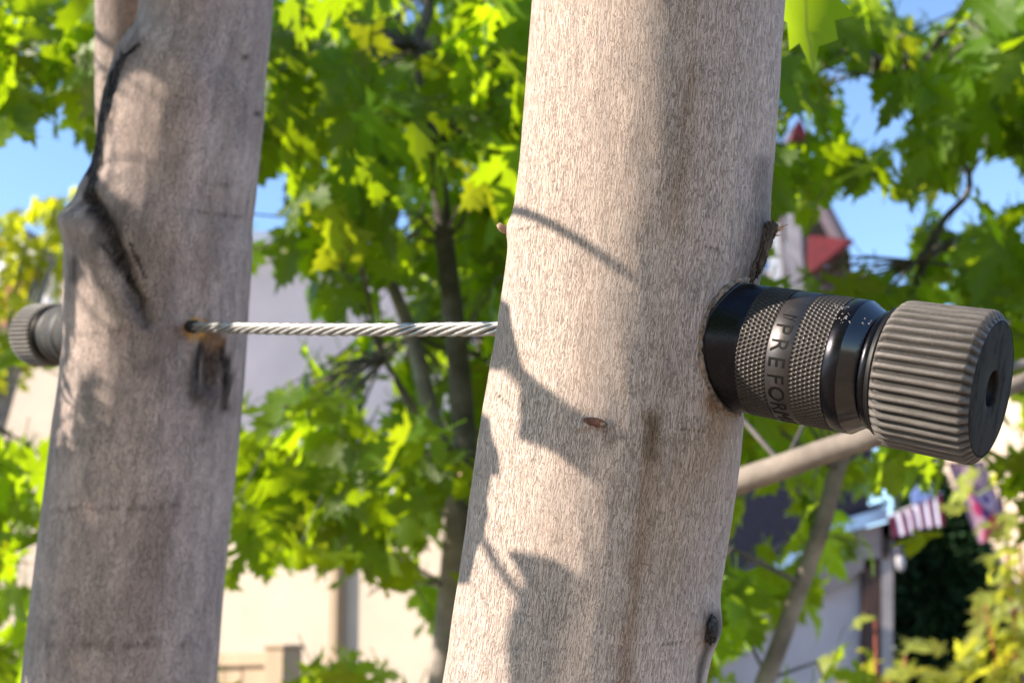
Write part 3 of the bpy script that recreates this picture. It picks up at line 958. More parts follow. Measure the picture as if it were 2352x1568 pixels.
def leaf_mesh(name, rng, wide=1.0, droop=0.22, fold=0.10, twist=0.1, petiole=0.55, outline=None):
    out = outline or leaf_outline(rng, wide)
    inner = [(0, 0.25), (0, 0.5), (0, 0.78), (0.22, 0.2), (-0.22, 0.2), (0.38, 0.32), (-0.38, 0.32), (0.2, 0.0), (-0.2, 0.0)]
    co = [Vector(p) for p in out + inner]
    n = len(out)
    res = geometry.delaunay_2d_cdt(co, [], [list(range(n))], 1, 1e-5)
    vs = []
    for p in res[0]:
        r2 = p.x * p.x + p.y * p.y
        z = -droop * r2 + fold * abs(p.x) + twist * p.x * p.y + 0.05 * math.sin(9 * p.x + 2) * math.sin(7 * p.y)
        vs.append((p.x, p.y, z))
    faces = [tuple(f) for f in res[2]]
    uv = [(p.x, p.y) for p in res[0]]
    if petiole:
        k = len(vs)
        w = 0.012
        for i in range(3):
            t = i / 2
            y = -petiole * t
            z = -0.10 * petiole * math.sin(t * 2.2)
            for a in range(3):
                vs.append((w * math.cos(a * 2.094), y + 0.01, z + w * math.sin(a * 2.094) - 0.008))
                uv.append((0.9, 0.9))
        for i in range(2):
            for a in range(3):
                b = (a + 1) % 3
                faces.append((k + i * 3 + a, k + i * 3 + b, k + (i + 1) * 3 + b, k + (i + 1) * 3 + a))
    me = bpy.data.meshes.new(name)
    me.from_pydata(vs, [], faces)
    ul = me.uv_layers.new(name='UVMap')
    for l in me.loops:
        ul.data[l.index].uv = uv[l.vertex_index]
    for p in me.polygons: p.use_smooth = True
    me.update()
    return me
lrng = random.Random(5)
LEAVES = [leaf_mesh('leaf', lrng, wide=lrng.uniform(0.88, 1.08), droop=lrng.uniform(0.05, 0.55), fold=lrng.uniform(-0.05, 0.38), twist=lrng.uniform(-0.3, 0.3)) for _ in range(9)]
for me in LEAVES: me.materials.append(M_leaf)
SHRUB_LEAVES = []
for _ in range(5):
    me = leaf_mesh('leaf', lrng, wide=0.8, droop=lrng.uniform(0.1, 0.4), fold=lrng.uniform(0.0, 0.25), petiole=0.3)
    me.materials.append(M_leaf_shrub)
    SHRUB_LEAVES.append(me)
GOLD_LEAVES = []
for _ in range(5):
    me = leaf_mesh('leaf', lrng, wide=0.95, droop=lrng.uniform(0.1, 0.4), fold=lrng.uniform(0.0, 0.25), petiole=0.3)
    me.materials.append(M_leaf_gold_one)
    GOLD_LEAVES.append(me)

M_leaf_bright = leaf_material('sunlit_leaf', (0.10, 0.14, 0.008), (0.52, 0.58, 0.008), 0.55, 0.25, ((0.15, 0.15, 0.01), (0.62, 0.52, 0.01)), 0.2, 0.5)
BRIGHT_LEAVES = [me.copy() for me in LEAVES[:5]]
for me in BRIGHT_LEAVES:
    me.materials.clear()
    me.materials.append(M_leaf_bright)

def leaf_matrix(pos, tip, normal, size):
    y = tip.normalized()
    z = (normal - y * normal.dot(y))
    if z.length < 1e-4: z = y.orthogonal()
    z.normalize()
    x = y.cross(z)
    m = Matrix((x * size, y * size, z * size)).transposed().to_4x4()
    m.translation = pos
    return m
def hang(rng, spread=0.75, face=0.6):
    """a drooping blade: tip mostly downwards and outwards, blade more or less on edge to the ground"""
    a = rng.uniform(0, 2 * math.pi)
    tip = Vector((math.cos(a) * spread, math.sin(a) * spread, -1.0 + rng.gauss(0, 0.45)))
    b = rng.uniform(0, 2 * math.pi)
    nor = Vector((math.cos(b), math.sin(b) - face, 0.35 + rng.gauss(0, 0.4)))
    return tip, nor

def place_leaves(tree, mats, protos, limit=300, stuff_mat=None, name='leaf'):
    """the first ones as leaves of their own, the rest joined into one mass"""
    for (m, k) in mats[:limit]:
        link(name, protos[k % len(protos)], None, tree, m)
    rest = mats[limit:]
    if rest:
        V, Fc, UV, base = [], [], [], 0
        src = []
        for me in protos:
            me.calc_loop_triangles()
            v = np.array([q.co[:] for q in me.vertices])
            t = np.array([tr.vertices[:] for tr in me.loop_triangles])
            uvv = np.zeros((len(v), 2))
            for l in me.loops: uvv[l.vertex_index] = me.uv_layers[0].data[l.index].uv
            src.append((v, t, uvv))
        for (m, k) in rest:
            v, t, uvv = src[k % len(src)]
            A = np.array(m)
            V.append(v @ A[:3, :3].T + A[:3, 3]); Fc.append(t + base); UV.append(uvv[t].reshape(-1, 2)); base += len(v)
        me = np_mesh('foliage', np.concatenate(V), np.concatenate(Fc))
        ul = me.uv_layers.new(name='UVMap')
        uvs = np.concatenate(UV).astype(np.float32)
        if len(uvs) == len(me.loops):
            ul.data.foreach_set('uv', uvs.ravel())
        o = link('foliage', me, stuff_mat, tree)
        tag(o, kind='stuff')

# ---- leaves that hang outside the picture between the sun and the two trunks and shade them
def sun_axes():
    e1 = SUN.cross(Vector((0, 0, 1))).normalized()
    return e1, SUN.cross(e1)
SE1, SE2 = sun_axes()
def sun_uv(p):
    p = np.asarray(p)
    return p @ np.array(SE1), p @ np.array(SE2)

def trunk_point(x, y):
    i = surface(fpos, fpx, fpy, ffront, x, y)
    return Vector(fpos[i])
def back_leaf(poly, dist, tree, sub=3):
    """a leaf blade hanging at a distance towards the sun whose shade falls on the near trunk"""
    pts = []
    n = len(poly)
    for k in range(n):
        (x0, y0), (x1, y1) = poly[k], poly[(k + 1) % n]
        for j in range(sub):
            t = j / sub
            p = trunk_point(x0 + (x1 - x0) * t, y0 + (y1 - y0) * t)
            q = Vector((p.dot(SE1), p.dot(SE2)))
            if not pts or (pts[-1] - q).length > 0.0008: pts.append(q)
    s0 = sum((trunk_point(*q).dot(SUN) for q in poly)) / n + dist
    c = sum(pts, Vector((0, 0))) / len(pts)
    res = geometry.delaunay_2d_cdt(pts, [], [list(range(len(pts)))], 1, 1e-6)
    me = bpy.data.meshes.new('leaf')
    vs = []
    for q in res[0]:
        r = (q - c)
        bend = 1.5 * r.x * r.x - 0.8 * r.y * r.y + 0.3 * r.x
        vs.append(SE1 * q.x + SE2 * q.y + SUN * (s0 + bend))
    me.from_pydata([tuple(v) for v in vs], [], [tuple(f) for f in res[2]])
    ul = me.uv_layers.new(name='UVMap')
    for l in me.loops:
        q = res[0][l.vertex_index] - c
        ul.data[l.index].uv = (q.x * 9, q.y * 9)
    for p in me.polygons: p.use_smooth = True
    link('leaf', me, M_leaf, tree)
    return SE1 * c.x + SE2 * c.y + SUN * s0

c1_ = back_leaf([(1152, 680), (1170, 700), (1174, 747), (1186, 791), (1198, 838), (1226, 865), (1263, 895), (1297, 919), (1331, 944), (1372, 956), (1430, 962), (1440, 1000), (1430, 1110),
           (1385, 1135), (1348, 1097), (1320, 1077), (1284, 1045), (1228, 1021), (1190, 1012), (1193, 941), (1191, 882), (1179, 855), (1168, 830), (1150, 850), (1120, 860), (1125, 760)], 0.30, front_tree)
c2_ = back_leaf([(1105, 930), (1124, 961), (1129, 1001), (1145, 1049), (1149, 1093), (1126, 1090), (1119, 1141), (1121, 1181), (1112, 1221), (1092, 1281), (1078, 1341), (1040, 1345), (1070, 1120)], 0.26, front_tree)
c3_ = back_leaf([(1164, 1264), (1200, 1264), (1244, 1273), (1284, 1289), (1308, 1313), (1360, 1316), (1400, 1400), (1390, 1640), (1175, 1640), (1165, 1540), (1160, 1481), (1168, 1433), (1164, 1405), (1180, 1389), (1202, 1341), (1192, 1309), (1165, 1276)], 0.30, front_tree)
# the thin twig whose shade crosses the near trunk, and the twigs that carry those leaves
tw = []
for (x, y) in ((1176, 489), (1215, 490), (1270, 516), (1330, 553), (1390, 592), (1430, 622)):
    tw.append(trunk_point(x, y) + SUN * 0.27)
tw = [tw[0] + (tw[0] - tw[1]) * 2 + Vector((0, 0.05, 0.01))] + tw + [tw[-1] + (tw[-1] - tw[-2]) * 0.4]
MB().tube(tw, [0.0018] * 7 + [0.0008], 6).build('twig', M_branch, front_tree, True)
b0 = Vector((-0.62, 0.50, 2.15))
for c in (c1_, c2_, c3_):
    MB().tube([b0, b0.lerp(c, 0.5) + SUN * 0.20, c + SUN * 0.22, c + SUN * 0.01], [0.004, 0.003, 0.002, 0.0009], 6).build('twig', M_branch, front_tree, True)
MB().tube([Vector((front_base.x + 0.12, 0.48, 2.75)), Vector((-0.2, 0.50, 2.65)), Vector((-0.45, 0.50, 2.4)), b0, tw[0]], [0.014, 0.010, 0.007, 0.004, 0.002], 8).build('branch', M_branch, front_tree, True)

W1 = [(300, 185), (340, 168), (388, 200), (398, 300), (392, 400), (380, 470), (330, 484), (270, 445), (232, 425), (238, 330), (255, 240), (280, 205)]
W2 = [(172, 640), (200, 640), (230, 690), (258, 740), (288, 800), (272, 845), (230, 855), (195, 852), (165, 840)]
W3 = [(150, 850), (186, 860), (178, 980), (160, 1010), (136, 1000)]
def shade_left():
    rng = random.Random(21)
    lit_n = lnrm @ np.array(SUN)
    sel = np.where(lfront & (lpy > -60) & (lpy < 1640) & (lit_n > 0.03))[0]
    sel = np.random.RandomState(3).choice(sel, min(1500, len(sel)), False)
    p, x, y = lpos[sel], lpx[sel], lpy[sel]
    lit = in_poly(x, y, W1) | in_poly(x, y, W2) | in_poly(x, y, W3)
    # the near trunk, the cable and the right stop keep their own sun
    fl = np.where(ffront & (fpy > -60) & (fpy < 1640) & ((fnrm @ np.array(SUN)) > 0.03))[0]
    fl = np.random.RandomState(4).choice(fl, 350, False)
    extra = [fpos[fl]]
    extra.append(np.array([tuple(HOLE.lerp(ENTRY, t)) for t in np.linspace(0.25, 0.8, 20)]))
    mw = stop_right.matrix_world
    mwb = stop_right.matrix_basis
    extra.append(np.array([tuple(mwb @ Vector((s, 0.024 * math.cos(a), 0.024 * math.sin(a)))) for s in (0.012, 0.03, 0.05, 0.07, 0.086) for a in np.linspace(-1.6, 1.2, 7)]))
    extra = np.concatenate(extra)
    pts = np.concatenate([p, extra])
    u, v = sun_uv(pts)
    is_lit = np.concatenate([lit, np.ones(len(extra), bool)])
    covered = np.zeros(len(pts), bool)
    mats = []
    outl = []
    for me in LEAVES:
        o = np.array([q.co[:] for q in me.vertices])[:56]
        outl.append(o)
    for it in range(44):
        todo = np.where(~is_lit & ~covered)[0]
        if len(todo) < 12: break
        best = None
        for c in range(150):
            k = rng.randrange(len(LEAVES))
            tgt = Vector(pts[todo[rng.randrange(len(todo))]])
            size = rng.uniform(0.05, 0.095)
            tip = Vector((rng.gauss(0, 1), rng.gauss(0, 1), rng.gauss(-0.6, 0.7)))
            nor = SUN + Vector((rng.gauss(0, .45), rng.gauss(0, .45), rng.gauss(0, .45)))
            dist = rng.uniform(0.30, 0.55)
            m0 = leaf_matrix(Vector((0, 0, 0)), tip, nor, size)
            ctr = m0 @ Vector((0, 0.35, 0))
            m0.translation = tgt + SUN * dist - ctr * rng.uniform(0.4, 1.3)
            A = np.array(m0)
            o = outl[k] @ A[:3, :3].T + A[:3, 3]
            qx, qy, qd = project(o)
            if ((qx > -60) & (qx < 2420) & (qy > -60) & (qy < 1640) & (qd > 0)).any(): continue
            ou, ov = sun_uv(o)
            # outline order of the mesh is kept for the first 56 points
            ins = in_poly(u, v, list(zip(ou, ov)))
            bad = (ins & is_lit).sum()
            gain = (ins & ~is_lit & ~covered).sum() - 14 * bad
            if best is None or gain > best[0]: best = (gain, m0, k, ins)
        if best is None or best[0] <= 3: continue
        covered |= best[3]
        mats.append((best[1], best[2]))
    place_leaves(left_tree, mats, LEAVES)
    return mats
sm = shade_left()
_l = lpos[lfront & (in_poly(lpx, lpy, W1) | in_poly(lpx, lpy, W2)) & (lnrm @ np.array(SUN) > 0.02)]
LITU, LITV = sun_uv(_l[::9])
lb = [Vector((-0.20, 0.80, 2.75)), Vector((-0.45, 0.78, 2.6)), Vector((-0.72, 0.76, 2.3)), Vector((-0.86, 0.74, 1.95)), Vector((-0.84, 0.72, 1.7))]
MB().tube(lb, [0.012, 0.010, 0.007, 0.004, 0.002], 8).build('branch', M_branch, left_tree, True)
tb = MB()
for (m, k) in sm:
    q = min(lb, key=lambda z: (z - m.translation).length)
    e = m @ Vector((0, -0.45, -0.05))
    mid = (q + e) / 2 + Vector((0, 0, 0.02))
    chain = np.array([tuple(q.lerp(mid, t)) for t in np.linspace(0, 1, 30)] + [tuple(mid.lerp(e, t)) for t in np.linspace(0, 1, 30)])
    cu, cv = sun_uv(chain)
    if (np.hypot(cu[:, None] - LITU[None, :], cv[:, None] - LITV[None, :]).min() < 0.006): continue
    tb.tube([q, mid, e], [0.0022, 0.0016, 0.0008], 5)
tag(tb.build('twigs', M_branch, left_tree, True), kind='stuff')

# leaves added unseen above and behind the camera to cut the left trunk's skylight
crown = []
crng = random.Random(31)
while len(crown) < 1100:
    p = Vector((crng.uniform(-1.5, -0.12), crng.uniform(-1.6, 0.03), crng.uniform(1.88, 3.1)))
    if p.z - 1.6 < 0.2 * abs(p.y): continue
    tip, nor = hang(crng)
    crown.append((leaf_matrix(p, tip, nor + Vector((0, 0, 0.8)), crng.uniform(0.09, 0.12)), crng.randrange(9)))
place_leaves(left_tree, crown, LEAVES, 0, M_leaf_mass)
for q in (Vector((-1.0, -0.6, 2.6)), Vector((-0.5, -1.1, 2.8)), Vector((-0.2, -0.4, 2.5))):
    MB().tube([Vector((-0.18, 0.78, 2.9)), Vector((-0.3, 0.2, 2.95)), q], [0.012, 0.009, 0.003], 8).build('branch', M_branch, left_tree, True)

# one close leaf of the near tree hanging in at the top edge
mtop = leaf_matrix(P(1838, -215, 0.60), P(1876, 168, 0.60) - P(1838, -215, 0.60), TOV + RTV * 0.30, 0.074)
link('leaf', LEAVES[2], None, front_tree, mtop)
MB().tube([P(1690, -420, 0.52), P(1780, -330, 0.56), P(1822, -300, 0.59), P(1836, -225, 0.6)], [0.003, 0.002, 0.0012, 0.0008], 6).build('twig', M_branch, front_tree, True)

# ------------------------------------------------------------------ the maples behind
GRID = [
    "775555889899955555878646",
    "885555999999955555888777",
    "775555999998855555848888",
    "115555888998855555658888",
    "000004588989955555787677",
    "000003478888855555665577",
    "000003456777755555335885",
    "000002367677755555555755",
    "300002146666755555555544",
    "200004456776755556665555",
    "600006788877755556543333",
    "430006889987755554677423",
    "770005777776655556567300",
    "400004445565555557455200",
    "600002223354455556443000",
    "500002234344455554220000",
]
mrng = random.Random(17)
trees = {
    'canopy': (Vector((-1.9, 2.3, 0)), 'maple with dark shaded leaves hanging into the upper left corner', []),
    'middle': (Vector((-0.10, 1.95, 0)), 'many-stemmed maple with dense green leaves between the two braced trunks', []),
    'right': (Vector((0.10, 1.52, 0)), 'maple with fresh green leaves and a slanting grey limb below the large black stop', []),
    'sky': (Vector((1.75, 2.45, 0)), 'maple with dark leaves against blue sky in the upper right corner', []),
}
def which(c, r):
    if c < 5: return 'canopy'
    if c < 15: return 'middle'
    if r < 9: return 'sky'
    return 'right'
DEPTH = {'canopy': (1.6, 2.3), 'middle': (1.5, 2.6), 'right': (1.35, 2.0), 'sky': (1.5, 2.4)}
STEMS = [[(960, 110), (1000, 330), (1022, 560), (1050, 800), (1070, 1060), (1066, 1160), (1043, 1330), (1015, 1580)], [(945, 770), (1020, 1060)], [(1960, 1000), (1890, 1200), (1840, 1340), (1752, 1580)], [(1690, 1108), (1920, 1028), (2060, 985)], [(2230, 395), (2110, 600)]]
# gaps in the foliage where sky and houses show (px, py, half width, half height)
GAPS = [(603, 455, 38, 52), (628, 715, 56, 74), (615, 820, 70, 70), (2000, 275, 46, 66), (2010, 520, 85, 66), (2130, 10, 70, 24), (2295, 420, 58, 46), (2195, 480, 34, 30), (1930, 180, 14, 22),
        (85, 385, 110, 52), (50, 930, 60, 70), (90, 1310, 40, 22), (660, 1410, 140, 66), (590, 1490, 90, 60), (870, 1420, 52, 46), (1000, 1290, 30, 30), (960, 1500, 46, 50), 
        (1850, 1490, 60, 50), (1955, 1370, 54, 74), (1985, 1185, 48, 24), (1730, 1540, 60, 30), (1760, 1175, 44, 40), (1700, 1260, 22, 30), (2006, 1390, 34, 90), (2100, 1185, 58, 36), (2235, 1160, 60, 78), (2110, 1330, 60, 60),
        (1900, 570, 60, 56), (1800, 560, 26, 60), (1835, 300, 22, 24), (2300, 960, 40, 34), (140, 1480, 0, 0), (800, 1400, 26, 70), (870, 900, 24, 30), (760, 790, 40, 20), (900, 700, 20, 26)]
LEAF_RIM = np.array([(x, y, 0.0) for x, y in HALF] + [(-x, y, 0.0) for x, y in HALF])
def blocks_gap(m):
    A = np.array(m)
    x, y, d = project(LEAF_RIM @ A[:3, :3].T + A[:3, 3])
    for (gx, gy, gw, gh_) in GAPS:
        if gw and (((x - gx) / gw) ** 2 + ((y - gy) / gh_) ** 2 < 1).any(): return True
    return False
cells = {}
for r in range(-5, 18):
    for c in range(-4, 28):
        rr, cc = min(max(r, 0), 15), min(max(c, 0), 23)
        dgt = int(GRID[rr][cc])
        if r < 0: dgt = max(dgt, 6)
        if r > 15: dgt = min(dgt, 2)
        if c < 0 and r >= 9: dgt = min(dgt, 3)
        key = which(c, r)
        n = dgt * (0.98 if r >= 0 else 0.16)
        n = int(n) + (mrng.random() < n - int(n))
        for _ in range(n):
            for attempt in range(14):
                px, py = (c + mrng.uniform(-0.15, 1.15)) * 98, (r + mrng.uniform(-0.15, 1.15)) * 98
                d = mrng.uniform(*DEPTH[key])
                if d < 2.12 and mrng.random() < (0.97 if py > 480 else 0.6) and any(poly_dist(np.array([px]), np.array([py + 20.0]), st)[0][0] < 85 for st in STEMS):
                    d = mrng.uniform(2.15, 2.7)
                size = mrng.uniform(0.062, 0.105) * (1 - 0.03 * attempt)
                tip, nor = hang(mrng)
                m = leaf_matrix(Vector((0, 0, 0)), tip, nor, size)
                m.translation = P(px, py, d) - (m @ Vector((0, 0.38, 0)))
                if not blocks_gap(m): break
            else:
                continue
            vis = -60 < px < 2412 and -60 < py < 1628 and not (1230 < px < 1600) and not (240 < px < 480)
            trees[key][2].append((m, mrng.randrange(9), vis, (c, r)))

# crown of the left maple beyond the frame: it keeps the leaves in view out of the low sun
for _ in range(70):
    p = Vector((mrng.uniform(-2.9, -1.25), mrng.uniform(1.25, 2.7), mrng.uniform(1.75, 4.0)))
    x, y, d = project([tuple(p)])
    if -150 < x[0] < 2500 and -120 < y[0] < 1700: continue
    tip, nor = hang(mrng)
    trees['canopy'][2].append((leaf_matrix(p, tip, nor, mrng.uniform(0.085, 0.125)), mrng.randrange(9), False, None))

for q in (Vector((-2.4, 2.8, 3.9)), Vector((-2.1, 1.9, 3.7)), Vector((-2.6, 1.8, 3.1)), Vector((-2.0, 2.9, 3.3)), Vector((-2.9, 2.4, 2.9))):
    for _ in range(34):
        p = q + Vector((mrng.gauss(-0.1, .24), mrng.gauss(0, .24), mrng.gauss(0, .22)))
        x, y, d = project([tuple(p)])
        if x[0] > -150 and y[0] > -150: continue
        tip, nor = hang(mrng)
        trees['canopy'][2].append((leaf_matrix(p, tip, nor, mrng.uniform(0.085, 0.12)), mrng.randrange(9), False, None))

roots = {}
for key, (base, label, items) in trees.items():
    root = empty('maple_tree', base, label, 'tree', 'maples behind the braced trunks')
    roots[key] = root
    items.sort(key=lambda it: (not it[2], (it[0].translation - CAM).length / it[0].col[0].length))
    place_leaves(root, [(it[0], it[1]) for it in items], LEAVES, 300, M_leaf_mass)

def px_tube(name, tree, pts, widths, material, n=10, label=None):
    """a limb through measured points (px, py, distance) with widths in measuring pixels"""
    K = np.array([(*P(x, y, d), w / F * d / 2) for (x, y, d), w in zip(pts, widths)])
    S = catmull(K, np.linspace(0, len(K) - 1, (len(K) - 1) * 6 + 1))
    mb = MB().tube([Vector(q[:3]) for q in S], [q[3] for q in S], n)
    return mb.build(name, material, roots[tree], True)

def to_ground(name, tree, px, py, d, w, material, base):
    p = P(px, py, d)
    r = w / F * d / 2
    MB().tube([p + (p - base) * 0.02, p.lerp(base, 0.35) , p.lerp(base, 0.7), base - Vector((0, 0, .03))], [r, r * 1.1, r * 1.25, r * 1.7], 12).build(name, material, roots[tree], True)

# middle maple stems
mb_ = trees['middle'][0]
px_tube('stem', 'middle', [(960, -250, 2.05), (985, 0, 2.05), (960, 110, 2.05), (1000, 330, 2.05), (1022, 560, 2.05), (1050, 800, 2.02), (1070, 1060, 2.0), (1066, 1160, 2.0)], [22, 26, 32, 34, 44, 52, 56, 58], M_branch_dark)
px_tube('stem', 'middle', [(820, 420, 2.2), (880, 600, 2.15), (945, 770, 2.1), (985, 930, 2.05), (1020, 1060, 2.0), (1046, 1190, 2.0), (1040, 1350, 2.0), (1015, 1580, 2.0), (1005, 1760, 2.0)], [18, 26, 34, 42, 52, 62, 66, 68, 72], M_branch)
px_tube('stem', 'middle', [(1066, 1150, 2.0), (1058, 1230, 2.0), (1043, 1330, 2.0)], [56, 54, 40], M_branch_dark)
px_tube('stem', 'middle', [(840, 730, 1.9), (880, 820, 1.92), (940, 920, 1.95), (1000, 1010, 1.97), (1040, 1110, 1.98), (1075, 1200, 1.98)], [8, 12, 16, 18, 18, 18], M_branch_dark)
px_tube('stem', 'middle', [(1105, 700, 2.6), (1110, 900, 2.6), (1112, 1100, 2.6), (1100, 1500, 2.6)], [24, 28, 30, 34], M_branch)
MB().tube([P(1068, 1085, 1.955), P(1069, 1100, 1.945), P(1069, 1101, 1.944)], [15 / F * 2, 13 / F * 2, 2 / F], 12).build('cut_stub', M_cut, roots['middle'], True)
to_ground('stem', 'middle', 1005, 1750, 2.0, 72, M_branch, mb_)
# right maple limbs
rb_ = trees['right'][0]
px_tube('limb', 'right', [(1600, 1140, 1.30), (1690, 1108, 1.28), (1800, 1070, 1.25), (1920, 1028, 1.22), (2060, 985, 1.2), (2230, 930, 1.2), (2360, 872, 1.2), (2600, 780, 1.2)], [64, 62, 60, 58, 54, 46, 38, 30], M_branch_pale)
px_tube('limb', 'right', [(2200, 870, 1.5), (2290, 850, 1.5), (2400, 826, 1.5), (2560, 800, 1.5)], [24, 24, 22, 20], M_branch)
px_tube('limb', 'right', [(1960, 1000, 1.6), (1922, 1080, 1.6), (1890, 1200, 1.6), (1840, 1340, 1.6), (1790, 1480, 1.6), (1752, 1580, 1.6), (1690, 1760, 1.6)], [34, 38, 42, 42, 44, 48, 52], M_branch_pale)
px_tube('limb', 'right', [(1705, 1440, 1.7), (1750, 1530, 1.68), (1790, 1600, 1.65)], [7, 9, 11], M_branch_dark)
to_ground('limb', 'right', 1690, 1750, 1.6, 56, M_branch_pale, rb_)
lk = [tuple(P(1690, 1108, 1.28)), tuple(P(1600, 1140, 1.30)), tuple(P(1490, 1190, 1.34)), tuple(P(1425, 1290, 1.38)), tuple(P(1400, 1420, 1.42)), (rb_.x, rb_.y, 0.8), tuple(rb_ - Vector((0, 0, 0.03)))]
ls = hermite(lk, np.linspace(1, 6, 36))
MB().tube([Vector(q) for q in ls], [0.0143 + 0.0006 * k for k in range(36)], 12).build('trunk', M_branch_pale, roots['right'], True)
# upper right maple
sb_ = trees['sky'][0]
px_tube('limb', 'sky', [(1990, -60, 2.0), (2060, 150, 2.0), (2225, 400, 2.0), (2165, 510, 2.0), (2115, 620, 2.0), (2080, 720, 2.0)], [6, 9, 14, 17, 20, 24], M_branch_dark)
px_tube('limb', 'sky', [(2020, 130, 1.9), (2090, 190, 1.95), (2180, 210, 2.0), (2300, 240, 2.1), (2500, 330, 2.2), (2800, 500, 2.3)], [8, 14, 18, 24, 34, 46], M_branch_dark)
MB().tube([P(2800, 500, 2.3), sb_ + Vector((-0.1, 0, 2.2)), sb_ + Vector((0, 0, 1.0)), sb_ - Vector((0, 0, .02))], [46 / F * 1.15, 0.03, 0.045, 0.06], 12).build('trunk', M_branch, roots['sky'], True)
MB().tube([P(2080, 720, 2.0), P(2190, 850, 2.2), P(2380, 908, 2.35), P(2700, 960, 2.45)], [30 / F, 0.013, 0.012, 0.018], 10).build('limb', M_branch_dark, roots['sky'], True)
# left maple
cb_ = trees['canopy'][0]
px_tube('limb', 'canopy', [(240, 120, 2.1), (150, 150, 2.1), (20, 190, 2.1), (-180, 240, 2.15), (-600, 350, 2.2)], [10, 14, 18, 26, 44], M_branch_dark)
MB().tube([P(-600, 350, 2.2), cb_ + Vector((0.15, 0, 2.0)), cb_ + Vector((0, 0, 1.2)), cb_ - Vector((0, 0, .02))], [22 / F * 2.2, 0.03, 0.045, 0.07], 12).build('trunk', M_branch, roots['canopy'], True)
for (q, r_) in ((Vector((-2.3, 2.8, 3.9)), 0.02), (Vector((-1.7, 1.7, 3.6)), 0.018), (Vector((-2.6, 1.8, 3.1)), 0.015), (Vector((-1.5, 2.9, 3.0)), 0.015)):
    MB().tube([cb_ + Vector((0.05, 0, 1.5)), (cb_ + q) / 2 + Vector((0, 0, 0.8)), q], [0.03, r_, 0.004], 8).build('limb', M_branch, roots['canopy'], True)

# twigs from the limbs to the leaves in view
limb_pts = {
    'middle': [P(985, 0, 2.05), P(960, 110, 2.05), P(1000, 330, 2.05), P(1022, 560, 2.05), P(1050, 800, 2.02), P(880, 600, 2.15), P(945, 770, 2.1), P(1020, 1060, 2.0), P(1040, 1350, 2.0), P(880, 820, 1.92)],
    'right': [P(1890, 1200, 1.6), P(1840, 1340, 1.6), P(1922, 1080, 1.6), P(1800, 1070, 1.25), P(2290, 850, 1.5), P(1760, 1560, 1.6)],
    'sky': [P(2060, 150, 2.0), P(2230, 395, 2.0), P(2110, 600, 2.0), P(2090, 190, 1.95), P(2300, 240, 2.1)],
    'canopy': [P(150, 150, 2.1), P(20, 190, 2.1), P(-180, 240, 2.15), P(-200, 900, 2.0)],
}
for key, (base, label, items) in trees.items():
    mb = MB()
    done = 0
    for (m, k, vis, cell) in items:
        if cell is None or not vis: continue
        e = m @ Vector((0, -0.5, -0.08))
        if mrng.random() < 0.6: continue
        q = min(limb_pts[key], key=lambda z: (z - e).length)
        if (q - e).length > 0.45: continue
        mid = q.lerp(e, 0.55) + Vector((mrng.gauss(0, .02), mrng.gauss(0, .02), 0.03))
        gx, gy, gd = project([tuple(q.lerp(e, t)) for t in (0.3, 0.5, 0.7, 0.85)])
        if any(w and (((gx - a) / (w * 1.2)) ** 2 + ((gy - b) / (h2 * 1.2)) ** 2 < 1).any() for (a, b, w, h2) in GAPS): continue
        mb.tube([q, mid, e], [0.0030, 0.0020, 0.0009], 4, False)
    tag(mb.build('twigs', M_branch_dark, roots[key], True), kind='stuff')
px_tube('limb', 'canopy', [(-20, 1000, 2.0), (-100, 950, 2.0), (-200, 900, 2.0), (-600, 700, 2.1)], [8, 10, 12, 20], M_branch_dark)

# ------------------------------------------------------------------ far golden maple on the left
def crown_tree(name, base, label, centers, n, protos, stuff_mat, size, trunk_r, material, group=None, seed=1, limit=300, h=None, cat='tree'):
    rng = random.Random(seed)
    root = empty(name, base, label, cat, group)
    mats = []
    tot = sum(c[1] ** 2 for c in centers)
    for (c, rad) in centers:
        for _ in range(int(n * rad ** 2 / tot)):
            v = Vector((rng.gauss(0, 1), rng.gauss(0, 1), rng.gauss(0, 1))).normalized() * rad * rng.uniform(0.35, 1.0) ** 0.6
            v.z *= 0.8
            tip, nor = hang(rng, 0.8, 0.3)
            nor = nor * 0.6 + SUN * 1.1
            p = c + v
            mats.append((leaf_matrix(p, tip, nor, size * rng.uniform(0.75, 1.2)), rng.randrange(9), (p - CAM).length))
    rng.shuffle(mats)
    def seen(it):
        x, y, d = project([tuple(it[0].translation)])
        return 0 if (-30 < x[0] < 2380 and -30 < y[0] < 1600) else 1
    mats.sort(key=lambda it: (seen(it), it[2]))
    place_leaves(root, [(a, b) for a, b, _ in mats], protos, limit, stuff_mat)
    top = centers[0][0]
    MB().tube([base - Vector((0, 0, .03)), base.lerp(top, 0.5), top], [trunk_r * 1.4, trunk_r, trunk_r * 0.5], 10).build('trunk', material, root, True)
    for (c, rad) in centers[1:]:
        a = base.lerp(top, 0.6)
        MB().tube([a, a.lerp(c, 0.5) + Vector((0, 0, 0.1)), c], [trunk_r * 0.6, trunk_r * 0.4, trunk_r * 0.2], 8).build('limb', material, root, True)
    return root
Yg = 5.6
cs = [(atY(-20, 600, Yg), 0.26), (atY(60, 560, Yg), 0.24), (atY(130, 480, Yg), 0.13), (atY(40, 760, Yg), 0.22), (atY(175, 440, Yg), 0.07), (atY(100, 640, Yg + .1), 0.16), (atY(-60, 830, Yg), 0.22)]
b = atY(-60, 900, Yg); b.z = 0
crown_tree('golden_maple', b, 'sunlit yellow-green maple crown at the left edge in front of the cream house', cs, 380, GOLD_LEAVES, M_leaf_gold, 0.078, 0.05, M_branch, seed=3)

